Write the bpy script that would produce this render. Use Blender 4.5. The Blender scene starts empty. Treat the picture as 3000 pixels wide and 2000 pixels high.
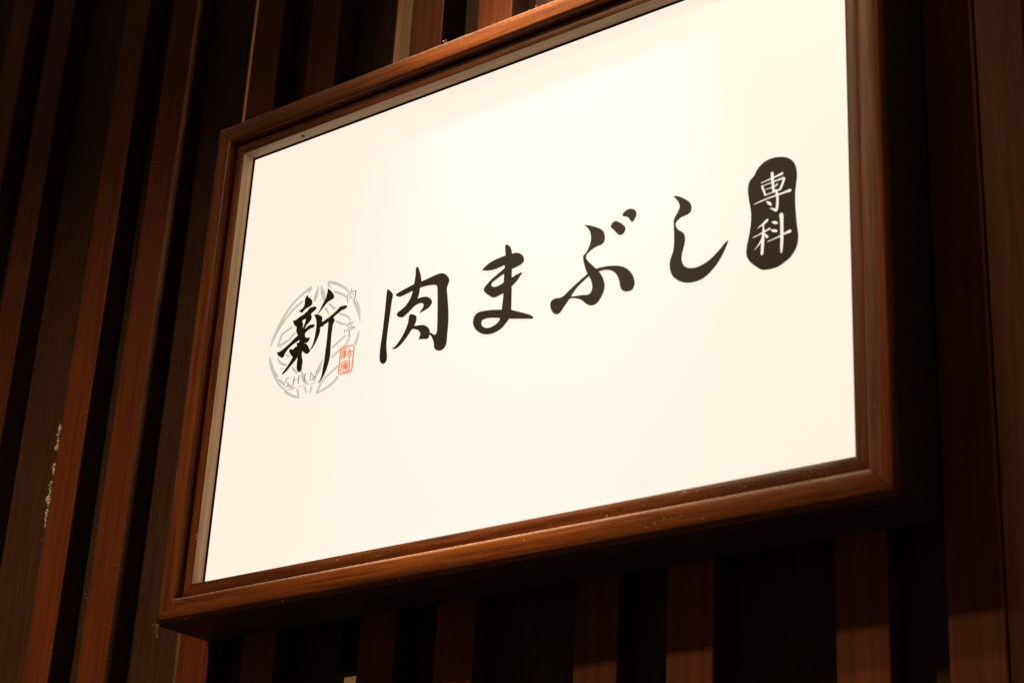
import bpy, bmesh, math, random
from mathutils import Matrix, Vector, noise
from mathutils.geometry import delaunay_2d_cdt

S = bpy.context.scene
COL = S.collection
R = math.radians
random.seed(7)

# ------------------------------------------------------------------ camera
cam = bpy.data.cameras.new("camera")
cam.sensor_width = 36.0
cam.lens = 65.73
cam.clip_start = 0.05
cam.clip_end = 100
cam.dof.use_dof = True
cam.dof.focus_distance = 2.40
cam.dof.aperture_fstop = 8.0
co = bpy.data.objects.new("camera", cam)
COL.objects.link(co)
right = Vector((0.78900632, 0.61228879, 0.05070954))
down = Vector((-0.20746654, 0.34321271, -0.91605822))
fwd = Vector((-0.57829634, 0.7122552, 0.39782644))
m = Matrix((right, -down, -fwd)).transposed().to_4x4()
m.translation = Vector((1.70977073, -1.52444353, -0.63289908))
co.matrix_world = m
S.camera = co

# ------------------------------------------------------------------ dim surroundings
world = bpy.data.worlds.new("World")
S.world = world
world.use_nodes = True
bg = world.node_tree.nodes["Background"]
bg.inputs[0].default_value = (1.0, 0.86, 0.68, 1)
bg.inputs[1].default_value = 0.050

# ------------------------------------------------------------------ ceiling downlights
def spot(name, loc, aim, watt, angle, blend, radius, col):
    l = bpy.data.lights.new(name, 'SPOT')
    l.energy = watt
    l.spot_size = R(angle)
    l.spot_blend = blend
    l.shadow_soft_size = radius
    l.color = col
    o = bpy.data.objects.new(name, l)
    COL.objects.link(o)
    o.location = loc
    o.rotation_euler = (Vector(aim) - Vector(loc)).to_track_quat('-Z', 'Y').to_euler()
    return o

spot("ceiling_downlight", (-0.42, -1.60, 1.69), (-0.42, -1.60, 0.0), 150, 127, 0.7, 0.06, (1.0, 0.70, 0.39))
spot("wall_downlight", (0.60, -0.45, 1.75), (0.49, 0.0, 0.44), 380, 25, 1.0, 0.05, (1.0, 0.84, 0.66))
spot("track_spotlight", (-0.05, -1.50, 2.25), (0.58, 0.0, 0.60), 165, 27, 1.0, 0.05, (1.0, 0.68, 0.37))
pl = bpy.data.lights.new("interior_lamp", 'POINT')      # lamp of the room behind the screen
pl.energy = 30; pl.shadow_soft_size = 0.08; pl.color = (1.0, 0.78, 0.50)
plo = bpy.data.objects.new("interior_lamp", pl); COL.objects.link(plo); plo.location = (0.45, 0.34, 0.55)

# ------------------------------------------------------------------ colour handling
S.view_settings.view_transform = 'Standard'
S.view_settings.look = 'None'
S.view_settings.exposure = 0.0
S.view_settings.gamma = 1.0
S.cycles.max_bounces = 6
S.cycles.use_denoising = True

# ------------------------------------------------------------------ materials
def new_mat(name):
    mt = bpy.data.materials.new(name)
    mt.use_nodes = True
    nt = mt.node_tree
    return mt, nt, nt.nodes, nt.links, nt.nodes["Principled BSDF"]

def wood(name, dark, light, axis, rough=0.42, fine=60, dust_highlight=0.0, specks=0.0, coat=0.0, spec=0.5, bump=0.14):
    """streaky varnished timber with the grain along the given axis"""
    mt, nt, N, L, bs = new_mat(name)
    tc = N.new("ShaderNodeTexCoord")
    oi = N.new("ShaderNodeObjectInfo")
    mul = N.new("ShaderNodeMath"); mul.operation = 'MULTIPLY'; mul.inputs[1].default_value = 37.0
    L.new(oi.outputs["Random"], mul.inputs[0])
    add = N.new("ShaderNodeVectorMath"); add.operation = 'ADD'
    L.new(tc.outputs["Object"], add.inputs[0]); L.new(mul.outputs[0], add.inputs[1])
    mp = N.new("ShaderNodeMapping")
    sc = [1.0, 1.0, 1.0]; sc[axis] = 0.035
    mp.inputs["Scale"].default_value = sc
    L.new(add.outputs[0], mp.inputs[0])
    n1 = N.new("ShaderNodeTexNoise"); n1.inputs["Scale"].default_value = fine
    n1.inputs["Detail"].default_value = 6; n1.inputs["Roughness"].default_value = 0.62
    n1.inputs["Distortion"].default_value = 0.35
    n2 = N.new("ShaderNodeTexNoise"); n2.inputs["Scale"].default_value = fine * 6
    n2.inputs["Detail"].default_value = 3
    L.new(mp.outputs[0], n1.inputs[0]); L.new(mp.outputs[0], n2.inputs[0])
    mx = N.new("ShaderNodeMath"); mx.operation = 'MULTIPLY_ADD'
    L.new(n2.outputs[0], mx.inputs[0]); mx.inputs[1].default_value = 0.35
    L.new(n1.outputs[0], mx.inputs[2])
    cr = N.new("ShaderNodeValToRGB")
    cr.color_ramp.elements[0].position = 0.50; cr.color_ramp.elements[0].color = (*dark, 1)
    cr.color_ramp.elements[1].position = 0.83; cr.color_ramp.elements[1].color = (*light, 1)
    L.new(mx.outputs[0], cr.inputs[0])
    # each piece of timber a little lighter or darker
    hv = N.new("ShaderNodeHueSaturation")
    mr = N.new("ShaderNodeMapRange"); mr.inputs[3].default_value = 0.74; mr.inputs[4].default_value = 1.18
    L.new(oi.outputs["Random"], mr.inputs[0]); L.new(mr.outputs[0], hv.inputs["Value"])
    L.new(cr.outputs[0], hv.inputs["Color"])
    col = hv.outputs[0]
    if dust_highlight > 0:        # dusty film settled on upward faces, strengthened to paint in the rail highlight
        ge = N.new("ShaderNodeNewGeometry")
        sp = N.new("ShaderNodeSeparateXYZ"); L.new(ge.outputs["Normal"], sp.inputs[0])
        dr = N.new("ShaderNodeMapRange"); dr.inputs[1].default_value = 0.12; dr.inputs[2].default_value = 0.75
        dr.inputs[4].default_value = dust_highlight
        L.new(sp.outputs[2], dr.inputs[0])
        dn = N.new("ShaderNodeTexNoise"); dn.inputs["Scale"].default_value = 240; dn.inputs["Detail"].default_value = 4
        L.new(tc.outputs["Object"], dn.inputs[0])
        dm = N.new("ShaderNodeMath"); dm.operation = 'MULTIPLY'
        dmr = N.new("ShaderNodeMapRange"); dmr.inputs[1].default_value = 0.3; dmr.inputs[2].default_value = 0.62
        L.new(dn.outputs[0], dmr.inputs[0]); L.new(dmr.outputs[0], dm.inputs[0]); L.new(dr.outputs[0], dm.inputs[1])
        mc = N.new("ShaderNodeMixRGB"); mc.inputs[2].default_value = (0.50, 0.36, 0.25, 1)
        L.new(dm.outputs[0], mc.inputs[0]); L.new(col, mc.inputs[1]); col = mc.outputs[0]
    if specks > 0:      # fine specks of lint and scuffs
        vo = N.new("ShaderNodeTexVoronoi"); vo.inputs["Scale"].default_value = 120
        L.new(tc.outputs["Object"], vo.inputs[0])
        vr = N.new("ShaderNodeMapRange"); vr.inputs[1].default_value = 0.13; vr.inputs[2].default_value = 0.06
        vr.inputs[4].default_value = specks
        L.new(vo.outputs["Distance"], vr.inputs[0])
        wn = N.new("ShaderNodeTexNoise"); wn.inputs["Scale"].default_value = 14
        L.new(tc.outputs["Object"], wn.inputs[0])
        wr = N.new("ShaderNodeMapRange"); wr.inputs[1].default_value = 0.52; wr.inputs[2].default_value = 0.66
        L.new(wn.outputs[0], wr.inputs[0])
        wm = N.new("ShaderNodeMath"); wm.operation = 'MULTIPLY'
        L.new(vr.outputs[0], wm.inputs[0]); L.new(wr.outputs[0], wm.inputs[1])
        mc = N.new("ShaderNodeMixRGB"); mc.inputs[2].default_value = (0.45, 0.30, 0.20, 1)
        L.new(wm.outputs[0], mc.inputs[0]); L.new(col, mc.inputs[1]); col = mc.outputs[0]
    L.new(col, bs.inputs["Base Color"])
    rr = N.new("ShaderNodeMapRange"); rr.inputs[3].default_value = rough - 0.08; rr.inputs[4].default_value = rough + 0.12
    L.new(n1.outputs[0], rr.inputs[0]); L.new(rr.outputs[0], bs.inputs["Roughness"])
    bs.inputs["Specular IOR Level"].default_value = spec
    bs.inputs["Coat Weight"].default_value = coat
    bs.inputs["Coat Roughness"].default_value = 0.3
    bp = N.new("ShaderNodeBump"); bp.inputs["Strength"].default_value = bump; bp.inputs["Distance"].default_value = 0.002
    L.new(mx.outputs[0], bp.inputs["Height"]); L.new(bp.outputs[0], bs.inputs["Normal"])
    return mt

RED_D, RED_L = (0.118, 0.024, 0.0022), (0.205, 0.045, 0.005)
M_slat = wood("varnished_red_slat", RED_D, RED_L, 2, rough=0.45, fine=120, specks=0.5, dust_highlight=0.4, spec=0.2)
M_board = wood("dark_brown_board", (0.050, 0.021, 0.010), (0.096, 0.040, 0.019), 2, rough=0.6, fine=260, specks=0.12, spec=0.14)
M_frame_h = wood("varnished_frame_along", (0.095, 0.021, 0.0025), (0.25, 0.064, 0.009), 0, rough=0.34, fine=170, dust_highlight=0.85, specks=0.55, spec=0.25)
M_frame_v = wood("varnished_frame_upright", (0.095, 0.021, 0.0025), (0.25, 0.064, 0.009), 2, rough=0.34, fine=170, dust_highlight=0.5, specks=0.4, spec=0.25)
M_body = wood("shaded_box_side", (0.032, 0.014, 0.007), (0.060, 0.027, 0.014), 0, rough=0.5, fine=60)

def plain(name, col, rough=0.5, spec=0.5, emit=None, estr=0.0, mottled=0.0, scale=20):
    mt, nt, N, L, bs = new_mat(name)
    bs.inputs["Base Color"].default_value = (*col, 1)
    bs.inputs["Roughness"].default_value = rough
    bs.inputs["Specular IOR Level"].default_value = spec
    if mottled:
        tc = N.new("ShaderNodeTexCoord"); n1 = N.new("ShaderNodeTexNoise")
        n1.inputs["Scale"].default_value = scale; n1.inputs["Detail"].default_value = 5
        L.new(tc.outputs["Object"], n1.inputs[0])
        cr = N.new("ShaderNodeValToRGB")
        cr.color_ramp.elements[0].position = 0.3
        cr.color_ramp.elements[0].color = (*[c * (1 - mottled) for c in col], 1)
        cr.color_ramp.elements[1].position = 0.7
        cr.color_ramp.elements[1].color = (*[min(1, c * (1 + mottled)) for c in col], 1)
        L.new(n1.outputs[0], cr.inputs[0]); L.new(cr.outputs[0], bs.inputs["Base Color"])
    if emit:
        bs.inputs["Emission Color"].default_value = (*emit, 1)
        bs.inputs["Emission Strength"].default_value = estr
    return mt

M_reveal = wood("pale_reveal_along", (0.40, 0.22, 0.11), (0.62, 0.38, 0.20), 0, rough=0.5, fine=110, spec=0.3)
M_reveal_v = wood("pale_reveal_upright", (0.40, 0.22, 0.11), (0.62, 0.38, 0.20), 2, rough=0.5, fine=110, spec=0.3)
M_post = wood("brown_post", (0.060, 0.017, 0.005), (0.13, 0.038, 0.012), 2, rough=0.6, fine=120, spec=0.1)
M_panel = plain("backlit_acrylic", (0.065, 0.068, 0.135), 0.35, 0.3, (1.0, 0.905, 0.745), 0.965, mottled=0.01, scale=4)
M_black = plain("black_vinyl", (0.009, 0.007, 0.006), 0.5, 0.2, mottled=0.3, scale=300)
M_ink = plain("deep_black_vinyl", (0.012, 0.009, 0.007), 0.45, 0.3, mottled=0.2, scale=300)
M_gray = plain("grey_print_on_acrylic", (0.10, 0.10, 0.09), 0.5, 0.2, (1.0, 0.96, 0.81), 0.54)
M_thin = plain("thin_dark_print", (0.10, 0.09, 0.07), 0.5, 0.2, (1.0, 0.87, 0.66), 0.25)
M_faint = plain("faint_print", (0.40, 0.36, 0.28), 0.5, 0.2, (1.0, 0.87, 0.66), 0.40)
M_red = plain("red_print_on_acrylic", (0.75, 0.13, 0.05), 0.5, 0.2, (1.0, 0.18, 0.09), 0.80)
M_gap = plain("black_gap_shade", (0.02, 0.015, 0.012), 0.6, 0.3)  # black for the strips that darken gaps in the frame
M_wall = plain("pale_plaster", (0.56, 0.37, 0.20), 0.8, 0.2, mottled=0.08, scale=6)
M_crumb = plain("plaster_crumb", (0.85, 0.62, 0.40), 0.9, 0.1, mottled=0.25, scale=400)
M_lint = plain("pale_lint", (0.60, 0.45, 0.32), 0.95, 0.0)
M_screw = plain("dark_screw", (0.05, 0.04, 0.03), 0.4, 0.5)
M_back = plain("dark_rail", (0.022, 0.014, 0.010), 0.7, 0.2, mottled=0.2)

# ------------------------------------------------------------------ object helpers
def link(name, me, mat=None, parent=None, loc=(0, 0, 0)):
    o = bpy.data.objects.new(name, me)
    COL.objects.link(o)
    if mat: me.materials.append(mat)
    if parent: o.parent = parent
    o.location = loc
    return o

def thing(name, label, cat, loc=(0, 0, 0), group=None):
    o = bpy.data.objects.new(name, None)
    COL.objects.link(o)
    o.empty_display_size = 0.05
    o.location = loc
    o["label"] = label; o["category"] = cat
    if group: o["group"] = group
    return o

def bm_to(name, bm, mat, parent=None, loc=(0, 0, 0), smooth=False):
    bmesh.ops.recalc_face_normals(bm, faces=bm.faces)
    me = bpy.data.meshes.new(name)
    bm.to_mesh(me); bm.free()
    if smooth:
        for p in me.polygons: p.use_smooth = True
    return link(name, me, mat, parent, loc)

def box_bm(x0, x1, y0, y1, z0, z1, bevel=0.0, seg=2):
    bm = bmesh.new()
    bmesh.ops.create_cube(bm, size=1)
    for v in bm.verts:
        v.co = Vector((x0 if v.co.x < 0 else x1, y0 if v.co.y < 0 else y1, z0 if v.co.z < 0 else z1))
    if bevel:
        bmesh.ops.bevel(bm, geom=bm.edges[:], offset=bevel, segments=seg, profile=0.5, affect='EDGES')
    return bm

# ------------------------------------------------------------------ pale wall far behind the screen
wall = bm_to("wall", box_bm(-3.0, 3.2, 0.60, 0.70, -1.6, 3.0), M_wall)
wall["kind"] = "structure"

# ------------------------------------------------------------------ slatted timber screen
screen = thing("slatted_screen", "dark timber screen of upright red-brown slats behind the lit sign", "wall screen", (0.4, 0.098, -1.0))
def child(o, par):
    o.parent = par
    o.matrix_parent_inverse = par.matrix_world.inverted() if False else Matrix.Translation(par.location).inverted()
    return o

Z0, Z1 = -1.2, 2.3
slat_me = None
xs = []
for k in range(-5, 6):
    for off in (0.0, 0.1185):
        xs.append(-0.1025 + 0.3165 * k + off)
proto = None
for i, x in enumerate(xs):
    if proto is None:
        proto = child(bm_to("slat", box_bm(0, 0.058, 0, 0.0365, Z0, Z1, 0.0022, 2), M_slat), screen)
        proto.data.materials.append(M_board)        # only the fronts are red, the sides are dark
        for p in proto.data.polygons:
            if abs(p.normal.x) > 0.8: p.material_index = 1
        o = proto
    else:
        o = proto.copy(); COL.objects.link(o)
    o.location = (x + random.uniform(-0.0008, 0.0008), 0.062 + random.uniform(-0.0006, 0.0006), 0)

def board(x0, x1, y=0.0985, t=0.012):
    b = child(bm_to("backing_board", box_bm(0, x1 - x0, 0, t, Z0, Z1, 0.0008, 1), M_board), screen)
    b.location = (x0, y + random.uniform(0, 0.0012), 0)
# narrow boards closing the space between the two slats of a pair
for k in range(-5, 6):
    a = -0.1025 + 0.3165 * k
    board(a + 0.040, a + 0.1385)
# wide boards between the pairs, some stopping short of the next slat
ends = {-5: .20, -4: .20, -3: .20, -2: .20, -1: .0935, 0: .075, 1: .20, 2: .20, 4: .20, 5: .20}
for k in range(-5, 6):
    a = -0.1025 + 0.3165 * k + 0.1185 + 0.058
    if k == 3: continue
    w = ends[k]
    if w > .12:
        board(a - 0.018, a + 0.158)
    else:
        board(a - 0.018, a + w)
post = child(bm_to("end_post", box_bm(0, 0.0531, 0, 0.06, Z0, Z1, 0.002, 2), M_post), screen)
post.location = (1.0245, 0.0612, 0)
post["label"] = "broad brown post beside the last slat"
cr_ = child(bm_to("cross_rail", box_bm(-0.02, 1.02, 0, 0.022, -0.105, 0.50, 0.001, 1), M_back), screen)
cr_.location = (0, 0.1135, 0)

# ------------------------------------------------------------------ lit sign box
sign = thing("lit_sign", "backlit white sign in a red-brown wooden frame with black brush lettering", "sign", (0.458, 0.068, -0.0585))
IX0, IX1, IZ0, IZ1 = 0.0, 0.9155, -0.008, 0.598

def arc(cx, cy, r, a0, a1, n):
    return [(cx + r * math.cos(R(a0 + (a1 - a0) * i / n)), cy + r * math.sin(R(a0 + (a1 - a0) * i / n))) for i in range(n + 1)]

def moulding(name, side, prof, mat, gap=0.0003, mitre=True):
    """one mitred length of moulding; prof = closed list of (u outward, y)"""
    bm = bmesh.new()
    ends_ = []
    n = 24
    L0, L1 = (IX0, IX1) if side in 'TB' else (IZ0, IZ1)
    rings = []
    for j in range(n + 1):
        t = j / n
        ring = []
        for (u, y) in prof:
            a = L0 - u + gap; b = L1 + u - gap
            s = a + (b - a) * t
            if side == 'T': p = (s, y, IZ1 + u)
            elif side == 'B': p = (s, y, IZ0 - u)
            elif side == 'L': p = (IX0 - u, y, s)
            else: p = (IX1 + u, y, s)
            ring.append(bm.verts.new(p))
        rings.append(ring)
    m_ = len(prof)
    for j in range(n):
        for i in range(m_):
            bm.faces.new((rings[j][i], rings[j][(i + 1) % m_], rings[j + 1][(i + 1) % m_], rings[j + 1][i]))
    bm.faces.new(rings[0][::-1]); bm.faces.new(rings[-1])
    o = bm_to(name, bm, mat)
    for p in o.data.polygons: p.use_smooth = True
    sm = o.modifiers.new("edge_split", 'EDGE_SPLIT'); sm.split_angle = R(32)
    child(o, sign)
    return o

# outer frame: front 11 mm proud of the inner lip, edges rounded over, sides run back to the slats
outer = [(0.0185, 0.060), (0.0185, -0.0253)] + arc(0.0232, -0.0253, 0.0047, 180, 270, 5)[1:] + \
        [(0.0425, -0.0300), (0.0437, -0.0294), (0.0478, -0.0232), (0.0485, -0.0215)] + [(0.0485, 0.0605)]
inner = [(0.0, -0.0020), (0.0, -0.0182)] + arc(0.0008, -0.0182, 0.0008, 180, 270, 2)[1:] + \
        arc(0.0138, -0.0182, 0.0008, 270, 360, 2) + [(0.0146, -0.0020)]
groove = [(0.0030, 0.012), (0.0030, -0.0015), (0.0148, -0.0015), (0.0148, -0.0075), (0.0183, -0.0075), (0.0183, 0.012)]
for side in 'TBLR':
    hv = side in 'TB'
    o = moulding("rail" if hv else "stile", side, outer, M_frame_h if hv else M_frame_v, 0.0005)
    o.data.materials.append(M_body)         # outer faces in darker brown, their shade put into the colour
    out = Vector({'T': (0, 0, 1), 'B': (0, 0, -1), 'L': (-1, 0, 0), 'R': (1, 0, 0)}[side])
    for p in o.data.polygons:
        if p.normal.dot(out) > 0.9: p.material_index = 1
lips = {}
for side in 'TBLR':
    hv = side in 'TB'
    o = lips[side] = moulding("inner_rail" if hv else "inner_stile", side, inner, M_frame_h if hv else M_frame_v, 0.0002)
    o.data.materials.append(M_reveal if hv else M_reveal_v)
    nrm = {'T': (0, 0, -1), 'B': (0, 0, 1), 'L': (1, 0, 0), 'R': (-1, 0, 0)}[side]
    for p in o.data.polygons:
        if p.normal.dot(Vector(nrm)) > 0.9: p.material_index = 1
for side in 'TBLR':
    moulding("groove_strip", side, groove, M_gap, 0.0)
# thin black strip added to draw the shaded gap around the panel
gk = [(0.0029, 0.004), (-0.0021, 0.004), (-0.0021, -0.0004), (0.0029, -0.0004)]
for side in 'TBLR':
    moulding("gap_shade_strip", side, gk, M_gap, 0.0)
back = child(bm_to("back_panel", box_bm(-0.028, 0.9435, 0.050, 0.056, -0.036, 0.626), M_back), sign)

panel = child(bm_to("lit_panel", box_bm(IX0 + 0.0018, IX1 - 0.0018, 0.0, 0.004, IZ0 + 0.0018, IZ1 - 0.0018), M_panel), sign)
panel["label"] = "glowing cream white acrylic panel"

# screw in the underside of the upper lip
bm = bmesh.new()
bmesh.ops.create_cone(bm, cap_ends=True, segments=10, radius1=0.0022, radius2=0.0019, depth=0.0012)
for a in (0, 90):
    g = bmesh.ops.create_cube(bm, size=1)
    for v in g['verts']:
        v.co = Matrix.Rotation(R(a + 30), 3, 'Z') @ Vector((v.co.x * 0.0052, v.co.y * 0.0008, v.co.z * 0.0020))
sc_ = bm_to("screw", bm, M_screw)
sc_.location = (0.1016, -0.0100, IZ1 - 0.0004)
sc_.parent = lips['T']
sc_.matrix_parent_inverse = Matrix.Translation(sign.location).inverted().inverted() if False else Matrix.Identity(4)

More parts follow.
